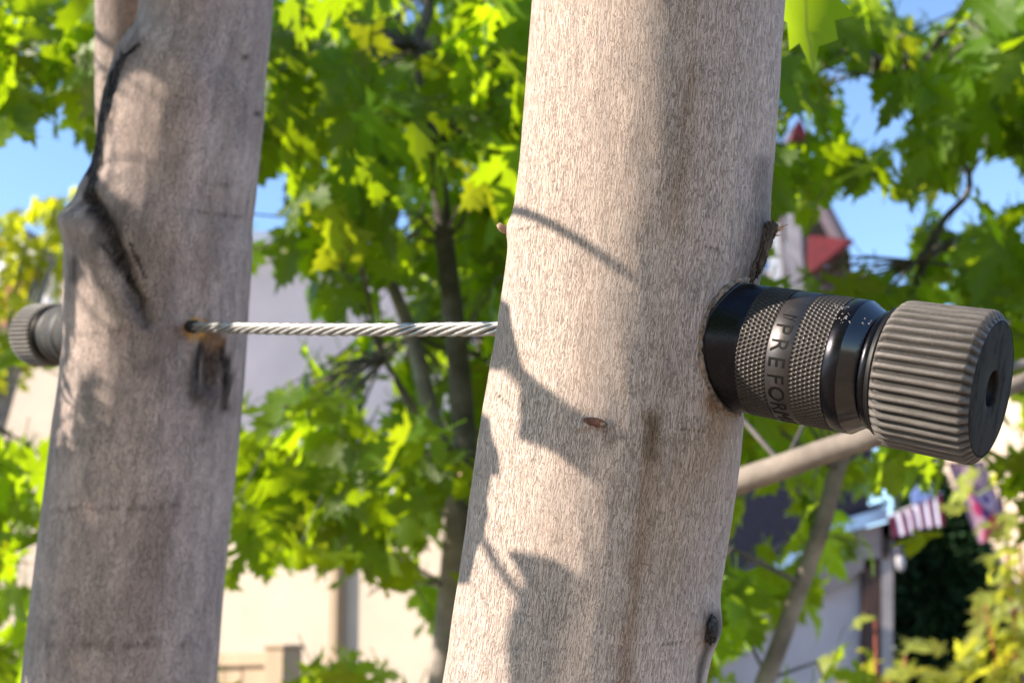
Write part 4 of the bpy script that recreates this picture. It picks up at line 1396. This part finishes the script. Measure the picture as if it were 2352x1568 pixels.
# a sunlit maple farther off, its bright leaves glimpsed through the gaps of the middle one
Yf = 4.7
fb = atY(1150, 900, Yf); fb.z = 0
fc = [(atY(1120, 330, Yf), 0.34), (atY(960, 180, Yf), 0.30), (atY(1080, 560, Yf), 0.26), (atY(800, 330, Yf), 0.26), (atY(1200, 120, Yf), 0.34), (atY(1250, 480, Yf), 0.30), (atY(780, 60, Yf), 0.24), (atY(1120, 640, Yf), 0.18)]
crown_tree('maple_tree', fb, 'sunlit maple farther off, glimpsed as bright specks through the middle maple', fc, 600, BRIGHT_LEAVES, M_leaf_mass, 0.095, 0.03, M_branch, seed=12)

# ------------------------------------------------------------------ houses
M_stucco = simple('stucco_cream', (0.56, 0.455, 0.35), 0.9, var=0.05, nscale=2.5, bump=0.004, bscale=120)
M_stucco_mauve = simple('stucco_mauve', (0.74, 0.60, 0.55), 0.9, var=0.05, nscale=2.0, bump=0.004, bscale=120)
M_lav = simple('siding_lavender', (0.52, 0.47, 0.49), 0.85, var=0.06, nscale=3.0, bump=0.003, bscale=60)
M_navy = simple('shingle_navy', (0.011, 0.012, 0.022), 0.95, spec=0.1, var=0.25, nscale=40, bump=0.006, bscale=60)
M_tan = simple('fence_tan', (0.42, 0.31, 0.20), 0.75, var=0.12, nscale=6, bump=0.001, bscale=60, stretch=(1, 1, 0.1))
M_trim = simple('trim_taupe', (0.33, 0.26, 0.24), 0.75, var=0.08)
M_white = simple('trim_white', (0.74, 0.71, 0.69), 0.6, var=0.06)
M_brown = simple('post_brown', (0.07, 0.040, 0.032), 0.7, var=0.15)
M_gutter = simple('gutter_sky_blue', (0.28, 0.36, 0.50), 0.22, 0.5, 0.6, var=0.05)  # the sky's reflection is put into the base colour
M_red = simple('board_red', (0.085, 0.006, 0.010), 0.75, var=0.15)
M_mauve = simple('siding_mauve', (0.30, 0.24, 0.26), 0.85, var=0.1)
M_roofdark = simple('roof_plum', (0.12, 0.10, 0.125), 0.9, var=0.2, nscale=30)
M_soffit = simple('soffit_brown', (0.13, 0.09, 0.06), 0.9, var=0.2)
def glass_mat():
    m = Mat('window_glass')
    return m.done(m.principled((0.10, 0.16, 0.26), 0.06, 0.0, 1.0))
M_glass = glass_mat()

def wall_slab(name, A, B, z0, z1, thick, material, parent):
    """upright slab from A to B (xy), its front on that line, thickness away from the camera"""
    u = Vector((B.x - A.x, B.y - A.y, 0))
    n = Vector((-u.y, u.x, 0)).normalized()
    if n.y < 0: n = -n
    return MB().box((A.x, A.y, z0), u, n * thick, (0, 0, z1 - z0)).build(name, material, parent)
def zat(px, py, Y): return atY(px, py, Y).z

# --- stucco house: tall shaded block with a low sunlit wing
sb = Vector((-1.0, 10.5, 0))
stucco = empty('stucco_house', sb, 'pale stucco house behind the middle maple, shaded mauve block above a low sunlit cream wing', 'house')
A = atY(548, 800, 11.0); Bx = A + Vector((3.7, 1.15, 0))
zt = zat(560, 540, 11.0)
wall_slab('wall', A, Bx, 0, zt, 3.0, M_stucco_mauve, stucco)
u = (Bx - A).normalized(); nb = Vector((-u.y, u.x, 0))
r0 = Vector((A.x, A.y, zt)) - u * 0.10 - nb * 0.15
MB().prism([r0, r0 + nb * 1.85 + Vector((0, 0, 0.10)), r0 + nb * 3.7, r0 + nb * 3.7 + Vector((0, 0, -0.1)), r0 + nb * 1.85 + Vector((0, 0, 0.0)), r0 + Vector((0, 0, -0.1))], u * 4.1).build('roof', M_white, stucco)
WA, WB = atY(290, 1200, 8.55), atY(1310, 1200, 7.2)
wz = zat(800, 1165, 8.0)
wall_slab('wing', WA, WB, 0, wz, 1.6, M_stucco, stucco)
wu = Vector((WB.x - WA.x, WB.y - WA.y, 0)).normalized(); wn_ = Vector((-wu.y, wu.x, 0))
w0 = Vector((WA.x, WA.y, wz)) - wu * 0.1 - wn_ * 0.06
MB().box(w0, wu * ((WB - WA).length + 0.2), wn_ * 1.8, (0, 0, 0.10)).build('wing_roof', M_white, stucco)
dp = WA + wu * ((atY(798, 1300, 7.9) - WA).dot(wu)); dp.z = 0
MB().box(dp - wn_ * 0.075 - wu * 0.035, wu * 0.062, wn_ * 0.070, (0, 0, wz - 0.02)).build('downspout', M_tan, stucco, bevel=0.008)
for zz in (wz - 0.25, wz - 0.95):
    MB().box(dp - wn_ * 0.082 - wu * 0.06 + Vector((0, 0, zz)), wu * 0.115, wn_ * 0.082, (0, 0, 0.03)).build('downspout_bracket', M_tan, stucco)
MB().box(w0 - wn_ * 0.09 + Vector((0, 0, -0.005)), wu * ((WB - WA).length + 0.2), wn_ * 0.088, (0, 0, 0.09)).build('gutter', M_white, stucco)

# --- house at the left edge
lh = Vector((-4.0, 12.5, 0))
lhouse = empty('gabled_house', lh, 'cream house with board and batten gable at the left edge behind the golden maple', 'house')
LA, LB = atY(-420, 900, 12.8), atY(420, 900, 11.6)
zl = zat(100, 835, 12.2)
wall_slab('wall', LA, LB, 0, zl, 3.0, M_stucco, lhouse)
lu = Vector((LB.x - LA.x, LB.y - LA.y, 0)).normalized(); ln = Vector((-lu.y, lu.x, 0))
def on_l(px, py):
    """point of the left house's front plane seen at a pixel"""
    v = MROT @ Vector(((px - CX) / F, -(py - CY) / F, -1.0))
    t = (LA - CAM).dot(ln) / v.dot(ln)
    return CAM + v * t
gl = [on_l(-300, 836), on_l(345, 833), on_l(230, 735), on_l(120, 622), on_l(50, 556), on_l(-300, 700)]
MB().prism([p + ln * 0.02 for p in gl], ln * 2.5).build('gable_siding', M_white, lhouse)
for k in range(9):
    x = -40 + k * 27
    ytop = max(556 + (x - 50) * 0.95, 600 - x * 0.4 if x < 50 else 0)
    a, b2 = on_l(x, 832), on_l(x, max(ytop, 480) + 12)
    b2 = Vector((a.x, a.y, max(b2.z, a.z + 0.1)))
    MB().box(a - ln * 0.015 - lu * 0.012, lu * 0.024, ln * 0.034, (0, 0, b2.z - a.z)).build('batten', M_white, lhouse)
rk = [on_l(48, 540), on_l(360, 838), on_l(352, 850), on_l(48, 558)]
MB().prism([p - ln * 0.10 for p in rk], ln * 0.12).build('rake_board', M_white, lhouse)
rf = [on_l(48, 536), on_l(48, 520), on_l(380, 822), on_l(364, 838)]
MB().prism([p - ln * 0.14 for p in rf], ln * 3.0).build('roof', M_roofdark, lhouse)
wnd = [on_l(-30, 1180), on_l(6, 1180), on_l(6, 1078), on_l(-30, 1078)]
wf = MB().prism([p - ln * 0.05 for p in wnd], ln * 0.06).build('window', M_white, lhouse)
cg = sum(wnd, Vector()) / 4
MB().prism([cg + (p - cg) * 0.78 - ln * 0.056 for p in wnd], ln * 0.008).build('pane', M_glass, wf)
for (x0, x1, y0, y1) in ((18, 58, 634, 716), (12, 50, 724, 760)):
    q = [on_l(x0, y1), on_l(x1, y1), on_l(x1, y0), on_l(x0, y0)]
    MB().prism([p - ln * 0.05 for p in q], ln * 0.068).build('shutter', simple('shutter_red', (0.45, 0.10, 0.10), 0.7), lhouse)

# --- tan vinyl fence at the bottom left, boards one by one
fA, fB = atY(-330, 1540, 6.4), atY(650, 1540, 4.75)
fu = Vector((fB.x - fA.x, fB.y - fA.y, 0)); flen = fu.length; fu.normalize(); fn = Vector((-fu.y, fu.x, 0))
fence = empty('vinyl_fence', Vector((fA.x, fA.y, 0)), 'tan board fence with a capped post at the bottom edge right of the left trunk', 'fence')
def zf(t): return 1.60 + 0.0
ztop = zat(540, 1512, 5.0)
nb_ = int(flen / 0.15)
for k in range(nb_):
    a = Vector((fA.x, fA.y, 0.08)) + fu * (k * 0.15)
    MB().box(a + fn * (0.004 if k % 2 else 0.0), fu * 0.144, fn * 0.022, (0, 0, ztop - 0.10)).build('board', M_tan, fence, bevel=0.004)
MB().box(Vector((fA.x, fA.y, ztop - 0.03)) - fn * 0.02, fu * (nb_ * 0.15), fn * 0.06, (0, 0, 0.05)).build('top_rail', M_tan, fence, bevel=0.006)
MB().box(Vector((fA.x, fA.y, 0.05)) - fn * 0.02, fu * (nb_ * 0.15), fn * 0.06, (0, 0, 0.10)).build('bottom_rail', M_tan, fence, bevel=0.006)
zp = zat(610, 1478, 4.85)
for t in (nb_ * 0.15, nb_ * 0.15 - 2.2):
    a = Vector((fA.x, fA.y, 0)) + fu * t - fn * 0.04
    po = MB().box(a, fu * 0.10, fn * 0.10, (0, 0, zp - 0.02)).build('post', M_tan, fence, bevel=0.005)
    cbx = a - fu * 0.008 - fn * 0.008 + Vector((0, 0, zp - 0.02))
    MB().box(cbx, fu * 0.116, fn * 0.116, (0, 0, 0.014)).build('post_cap', M_white if False else M_tan, po, bevel=0.004)

# --- house with a porch gable at the lower right
Yr = 9.0
gh = empty('porch_house', Vector((2.0, 10, 0)), 'lavender house with a navy roof and brown corner post at the lower right', 'house')
def Q(px, py, Y=Yr): return atY(px, py, Y)
yb = Vector((0, 1, 0))
gw = [Q(1500, 1760), Q(2016, 1760), Q(2016, 1290), Q(1500, 1600)]
MB().prism([p + yb * 0.10 for p in gw], yb * 2.0).build('wall', M_lav, gh)
MB().prism([Q(1480, 1632), Q(2046, 1268), Q(2046, 1196), Q(1930, 1228), Q(1480, 1510)], yb * 0.08).build('rake_board', M_trim, gh)
MB().prism([Q(1470, 1512, Yr - .06), Q(1932, 1226, Yr - .06), Q(2040, 1192, Yr - .06), Q(2040, 1162, Yr - .06), Q(1925, 1196, Yr - .06), Q(1470, 1480, Yr - .06)], yb * 0.055).build('gutter', M_gutter, gh)
MB().prism([Q(1470, 1480), Q(1932, 1192), Q(2042, 1158), Q(2042, 1146), Q(1930, 1180), Q(1470, 1466)], yb * 2.6).build('porch_roof', M_navy, gh)
MB().prism([Q(1984, 1760), Q(2022, 1760), Q(2024, 1282), Q(1984, 1282)], yb * 0.095).build('corner_post', M_brown, gh)
MB().prism([Q(2025, 1760), Q(2050, 1760), Q(2052, 1196), Q(2025, 1204)], yb * 0.09).build('corner_trim', simple('trim_grey', (0.36, 0.32, 0.31), 0.7), gh)
MB().prism([Q(1520, 1372, 11.0), Q(1985, 1258, 11.0), Q(2010, 985, 12.4), Q(1560, 935, 12.4)], Vector((0, 0.10, -0.16))).build('roof', M_navy, gh)
MB().prism([Q(1530, 1760, 11.2), Q(1985, 1760, 11.2), Q(1985, 1262, 11.2), Q(1530, 1366, 11.2)], yb * 1.4).build('wall', M_lav, gh)

lamp = empty('wall_lantern', Q(2058, 1280, Yr), 'small black wall lantern with white glass right of the brown post', 'lantern')
lp = Q(2058, 1262, Yr - 0.02)
kx = Yr / F
MB().box(lp + Vector((-0.09, 0.0, -0.06)), (0.035, 0, 0), (0, 0.09, 0), (0, 0, 0.16)).build('back_plate', M_brown, lamp)
MB().tube([lp + Vector((-0.055, 0.04, 0.05)), lp + Vector((-0.02, 0.0, 0.09)), lp + Vector((0.02, 0.0, 0.07)), lp + Vector((0.022, 0, 0.01))], 0.010, 8).build('arm', M_brown, lamp, True)
MB().tube([lp + Vector((0.022, 0, 0.03)), lp + Vector((0.022, 0, 0.0)), lp + Vector((0.022, 0, -0.03))], [0.012, 0.04, 0.046], 12).build('hood', simple('lantern_blue_black', (0.05, 0.05, 0.09), 0.4), lamp, True)
MB().tube([lp + Vector((0.022, 0, -0.03)), lp + Vector((0.022, 0, -0.08)), lp + Vector((0.022, 0, -0.13)), lp + Vector((0.022, 0, -0.15))], [0.026, 0.034, 0.026, 0.008], 12).build('glass_shade', simple('lantern_glass', (0.42, 0.41, 0.44), 0.25), lamp, True)

# striped bunting hung under the eave
M_bred = simple('bunting_red', (0.32, 0.02, 0.07), 0.85)
M_bwhite = simple('bunting_white', (0.66, 0.63, 0.74), 0.85)
M_bblue = simple('bunting_blue', (0.22, 0.30, 0.58), 0.85)
bunt = empty('bunting', Q(2100, 1150, 8.9), 'red and white striped bunting hanging from the eave beside the hanging flag', 'bunting')
for (x0, x1, yt0, yt1, yb0, yb1, n) in ((2044, 2090, 1186, 1168, 1232, 1224, 4), (2086, 2160, 1166, 1132, 1216, 1206, 7)):
    for k in range(n):
        t0, t1 = k / n, (k + 1) / n
        xa, xb = x0 + (x1 - x0) * t0, x0 + (x1 - x0) * t1
        ya, yb_ = yt0 + (yt1 - yt0) * t0, yt0 + (yt1 - yt0) * t1
        za, zb = yb0 + (yb1 - yb0) * t0, yb0 + (yb1 - yb0) * t1
        lean = 10
        dy = 0.015 * (k % 2)
        q = [Q(xa + lean, za, 8.9 + dy), Q(xb + lean, zb, 8.9 + 0.015 - dy), Q(xb, yb_, 8.9 + 0.015 - dy), Q(xa, ya, 8.9 + dy)]
        MB().prism(q, Vector((0, 0.004, 0))).build('stripe', M_bred if k % 2 == 0 else M_bwhite, bunt)
MB().prism([Q(2098, 1158, 8.9), Q(2150, 1138, 8.9), Q(2140, 1108, 8.9), Q(2112, 1112, 8.9), Q(2094, 1132, 8.9)], Vector((0, 0.02, 0))).build('star_panel', M_bblue, bunt)
MB().tube([Q(2040, 1186, 8.92), Q(2100, 1160, 8.92), Q(2164, 1130, 8.92)], 0.006, 6).build('cord', M_white, bunt)

# hanging garden flag
def flag_mat():
    m = Mat('garden_flag_cloth')
    uv = m.coord('UV')
    sep = m.n('ShaderNodeSeparateXYZ'); m.l(uv, sep.inputs[0])
    n = m.noise(uv, 5.0, 3, 0.6)
    c = m.mix(m.ramp(n, [(0.35, 0.0), (0.65, 1.0)]), (0.24, 0.15, 0.22), (0.40, 0.27, 0.32))
    def disc(cx, cy, rr, soft=0.02):
        dx = m.math('SUBTRACT', sep.outputs[0], cx); dy = m.math('MULTIPLY', m.math('SUBTRACT', sep.outputs[1], cy), 1.7)
        d = m.math('SQRT', m.math('ADD', m.math('MULTIPLY', dx, dx), m.math('MULTIPLY', dy, dy)))
        return m.math('SUBTRACT', 1.0, m.math('DIVIDE', m.math('SUBTRACT', d, rr), soft, clamp=True), clamp=True)
    for (x, y, r_, col) in ((0.42, 0.62, 0.16, (0.24, 0.01, 0.07)), (0.36, 0.42, 0.13, (0.26, 0.01, 0.07)), (0.52, 0.60, 0.17, (0.05, 0.03, 0.14)), (0.66, 0.55, 0.16, (0.50, 0.40, 0.52)), (0.66, 0.55, 0.07, (0.05, 0.03, 0.16)), (0.52, 0.36, 0.09, (0.06, 0.03, 0.15)),
                            (0.72, 0.24, 0.20, (0.44, 0.10, 0.07)), (0.60, 0.18, 0.20, (0.50, 0.03, 0.06)), (0.50, 0.06, 0.22, (0.42, 0.06, 0.12)), (0.86, 0.27, 0.10, (0.20, 0.06, 0.05))):
        c = m.mix(m.math('MULTIPLY', disc(x, y, r_, 0.06), 0.9), c, col)
    a = m.principled(c, 0.9, 0, 0.1)
    tr = m.n('ShaderNodeBsdfTranslucent'); m.l(c, tr.inputs[0])
    mx = m.n('ShaderNodeMixShader'); mx.inputs[0].default_value = 0.25
    m.l(a, mx.inputs[1]); m.l(tr.outputs[0], mx.inputs[2])
    return m.done(mx.outputs[0])
flag = empty('garden_flag', Q(2235, 1070, 8.0), 'mauve garden flag with dark and red blossoms hanging right of the bunting', 'flag')
V, Fc, UVs = [], [], []
nx, ny = 12, 18
for j in range(ny + 1):
    for i in range(nx + 1):
        s, t = i / nx, j / ny
        xl = 2176 + 74 * t ** 1.1; xr = 2262 + 52 * min(1, t * 1.4) - 34 * max(0, t - 0.75) * 4
        yy = 1062 + 186 * t - (14 * s if t > .9 else 0)
        V.append(Q(xl + (xr - xl) * s, yy, 8.0 + 0.025 * math.sin(7 * s + 2 * t) + 0.01 * math.sin(13 * s)))
        UVs.append((s, 1 - t))
for j in range(ny):
    for i in range(nx):
        a = j * (nx + 1) + i
        Fc.append((a, a + 1, a + nx + 2, a + nx + 1))
me = np_mesh('cloth', [tuple(v) for v in V], Fc)
ul = me.uv_layers.new(name='UVMap')
for l in me.loops: ul.data[l.index].uv = UVs[l.vertex_index]
link('cloth', me, flag_mat(), flag)
MB().tube([Q(2160, 1064, 8.0), Q(2275, 1060, 8.0)], 0.008, 8).build('rod', M_brown, flag, True)
MB().tube([Q(2275, 1060, 8.0), Q(2290, 1060, 8.03), Vector((Q(2290, 1060, 8.03).x, 8.03, 0))], 0.012, 8).build('pole', M_brown, flag, True)

# --- red gabled house seen through the leaves, upper right
rh = empty('tower_house', atY(1830, 1500, 14.0), 'tall house with a dark red gable showing through the leaves above the large stop', 'house')
Y2 = 14.0
def T(px, py, Y=Y2): return atY(px, py, Y)
zg = 0.0
def ground_of(p): return Vector((p.x, p.y, 0))
MB().prism([ground_of(T(1650, 900)), ground_of(T(1925, 900)), T(1925, 640), T(1650, 640)], yb * 3).build('wall', M_mauve, rh)
MB().prism([T(1650, 640), T(1900, 640), T(1862, 470), T(1800, 330), T(1650, 250)], yb * 3).build('upper_wall', M_mauve, rh)
for (x0, x1, m_) in ((1776, 1800, M_white), (1818, 1852, simple('pillar_grey', (0.42, 0.38, 0.38), 0.8)), (1800, 1812, M_trim)):
    p0, p1 = T(x0, 700, Y2 - .12), T(x1, 700, Y2 - .12)
    MB().box((p0.x, p0.y, 0), (p1.x - p0.x, 0, 0), (0, 0.11, 0), (0, 0, T(x0, 420).z)).build('pillar', m_, rh)
MB().prism([T(1812, 614, Y2 - .06), T(1842, 614, Y2 - .06), T(1842, 578, Y2 - .06), T(1812, 578, Y2 - .06)], yb * 0.05).build('panel', simple('panel_red', (0.38, 0.08, 0.11), 0.7), rh)
wq = [T(1700, 625, Y2 - .10), T(1808, 625, Y2 - .10), T(1808, 556, Y2 - .10), T(1700, 545, Y2 - .10)]
wf = MB().prism(wq, yb * 0.09).build('window', M_white, rh)
cw = sum(wq, Vector()) / 4
MB().prism([cw + (p - cw) * 0.86 - yb * 0.006 for p in wq], yb * 0.005).build('pane', M_glass, wf)
MB().prism([T(1856, 646, Y2 - .5), T(1957, 552, Y2 - .5), T(1936, 546, Y2 - .2), T(1860, 540, Y2 - .2)], yb * 0.10).build('gable_boards', M_red, rh)
MB().prism([T(1854, 650, Y2 - .62), T(1962, 556, Y2 - .62), T(1956, 546, Y2 - .62), T(1854, 634, Y2 - .62)], yb * 0.08).build('rake_trim', M_red, rh)
MB().prism([T(1858, 540, Y2 - .1), T(1930, 546, Y2 - .1), T(1905, 498, Y2 - .1), T(1860, 490, Y2 - .1)], yb * 0.08).build('gable_shadow', simple('shadow_dark', (0.03, 0.024, 0.022), 0.9), rh)  # flat dark slab drawn for the shadow inside the gable
MB().prism([T(1934, 556, Y2 - .4), T(1952, 552, Y2 - .4), T(1908, 470, Y2 - .4), T(1832, 290, Y2 - .4), T(1818, 292, Y2 - .4), T(1890, 470, Y2 - .4)], yb * 0.5).build('roof', M_roofdark, rh)
MB().prism([T(1880, 640, Y2 - .3), T(1960, 640, Y2 - .3), T(1952, 570, Y2 - .3), T(1925, 580, Y2 - .3)], yb * 0.2).build('soffit', M_soffit, rh)
MB().prism([T(1816, 322, Y2 - .5), T(1858, 318, Y2 - .5), T(1840, 276, Y2 - .5), T(1832, 276, Y2 - .5)], yb * 0.2).build('roof_peak', M_red, rh)

# --- sunlit cream house at the right edge
ch = empty('cream_house', atY(2300, 1500, 12.0), 'sunlit cream house wall behind leaves at the right edge beside the ribbed knob', 'house')
CA, CB = atY(2036, 1000, 12.9), atY(2760, 1000, 10.2)
cu_ = Vector((CB.x - CA.x, CB.y - CA.y, 0)); cn_ = Vector((-cu_.y, cu_.x, 0)).normalized()
wall_slab('wall', CA, CB, 0, zat(2300, 800, 11.9), 3, M_stucco, ch)
MB().box(Vector((CA.x, CA.y, zat(2300, 800, 11.9))) - cn_ * 0.3, cu_, cn_ * 3.4, (0, 0, 0.14)).build('roof', M_roofdark, ch)

# ------------------------------------------------------------------ shrubs at the lower right
def shrub(base, tips, n, seed, label, size=0.10, group='bright shrubs at the lower right'):
    rng = random.Random(seed)
    root = empty('leafy_shrub', base, label, 'shrub', group)
    mats = []
    for (tip, spread) in tips:
        mid = base.lerp(tip, 0.55) + Vector((rng.gauss(0, .05), rng.gauss(0, .05), 0))
        MB().tube([base, mid, tip], [0.010, 0.007, 0.003], 8).build('stem', M_red_stem, root, True)
        for _ in range(int(n / len(tips))):
            t = rng.uniform(0.45, 1.05)
            p = mid.lerp(tip, (t - 0.45) / 0.6) + Vector((rng.gauss(0, spread), rng.gauss(0, spread), rng.gauss(0, spread * 0.8)))
            a = rng.uniform(0, 2 * math.pi)
            tipv = Vector((math.cos(a), math.sin(a), rng.gauss(-0.1, 0.35)))
            nor = Vector((rng.gauss(-.75, .45), rng.gauss(-.35, .4), 0.8))
            mats.append((leaf_matrix(p, tipv, nor, size * rng.uniform(0.7, 1.2)), rng.randrange(9)))
    place_leaves(root, mats, SHRUB_LEAVES, 300, M_leaf_gold)
    return root
def G(px, py, d):
    p = P(px, py, d); return p
b1 = G(2030, 1900, 4.0); b1.z = 0
shrub(b1, [(G(2010, 1425, 4.0), 0.07), (G(2080, 1500, 3.95), 0.08), (G(1950, 1540, 4.0), 0.07), (G(2040, 1560, 3.9), 0.09), (G(2120, 1590, 4.0), 0.07), (G(2010, 1480, 4.1), 0.06)], 110, 5, 'low bright shrub with reddish stems at the bottom edge in front of the brown post')
b2_ = G(2330, 1900, 4.2); b2_.z = 0
shrub(b2_, [(G(2260, 1370, 4.2), 0.07), (G(2330, 1330, 4.2), 0.09), (G(2330, 1460, 4.1), 0.08), (G(2280, 1530, 4.1), 0.08), (G(2390, 1380, 4.3), 0.10), (G(2220, 1520, 4.2), 0.06)], 170, 6, 'bright shrub with orange stems filling the bottom right corner')
b3_ = G(2400, 1900, 4.2); b3_.z = 0
shrub(b3_, [(G(2330, 1060, 4.2), 0.12), (G(2350, 1180, 4.2), 0.12), (G(2310, 1260, 4.2), 0.10), (G(2390, 1120, 4.3), 0.14), (G(2345, 980, 4.3), 0.10)], 230, 7, 'tall yellow-green shrub at the right edge beside the garden flag', 0.09)

# dark conifer behind them
def conifer():
    rng = random.Random(9)
    Yc = 9.9
    base = atY(2150, 1500, Yc); base.z = 0
    root = empty('evergreen_shrub', base, 'dark evergreen bush in shade below the bunting', 'shrub')
    mats = []
    tri = bpy.data.meshes.new('spray')
    tri.from_pydata([(0, 0, 0), (0.12, 0.25, 0.02), (0.06, 0.3, 0.03), (0.13, 0.6, 0), (0, 1, -0.1), (-0.12, 0.6, 0), (-0.05, 0.33, 0.03), (-0.13, 0.22, 0.02)], [], [(0, 1, 2), (0, 2, 3), (0, 3, 4), (0, 4, 5), (0, 5, 6), (0, 6, 7)])
    ul = tri.uv_layers.new(name='UVMap')
    ctr = atY(2165, 1420, Yc); hgt = atY(2160, 1105, Yc).z
    for _ in range(15000):
        t = rng.random() ** 0.8
        z = hgt * t
        rad = 0.66 * (1 - t ** 3) * (0.85 + 0.2 * math.sin(9 * t))
        a = rng.uniform(0, 2 * math.pi)
        rr = rad * math.sqrt(rng.uniform(0.0, 1.0)) * (1 + 0.15 * math.sin(3 * a + 5 * t))
        p = Vector((ctr.x + rr * math.cos(a), ctr.y + rr * math.sin(a), z))
        tip = Vector((math.cos(a) + rng.gauss(0, .4), math.sin(a) + rng.gauss(0, .4), rng.gauss(0.25, 0.4)))
        mats.append((leaf_matrix(p, tip, Vector((rng.gauss(0, .6), rng.gauss(0, .6), 1)), rng.uniform(0.10, 0.19)), 0))
    place_leaves(root, mats, [tri], 0, M_evergreen)
    MB().tube([base, Vector((ctr.x, ctr.y, hgt * 0.9))], [0.06, 0.01], 8).build('trunk', M_branch_dark, root, True)
conifer()
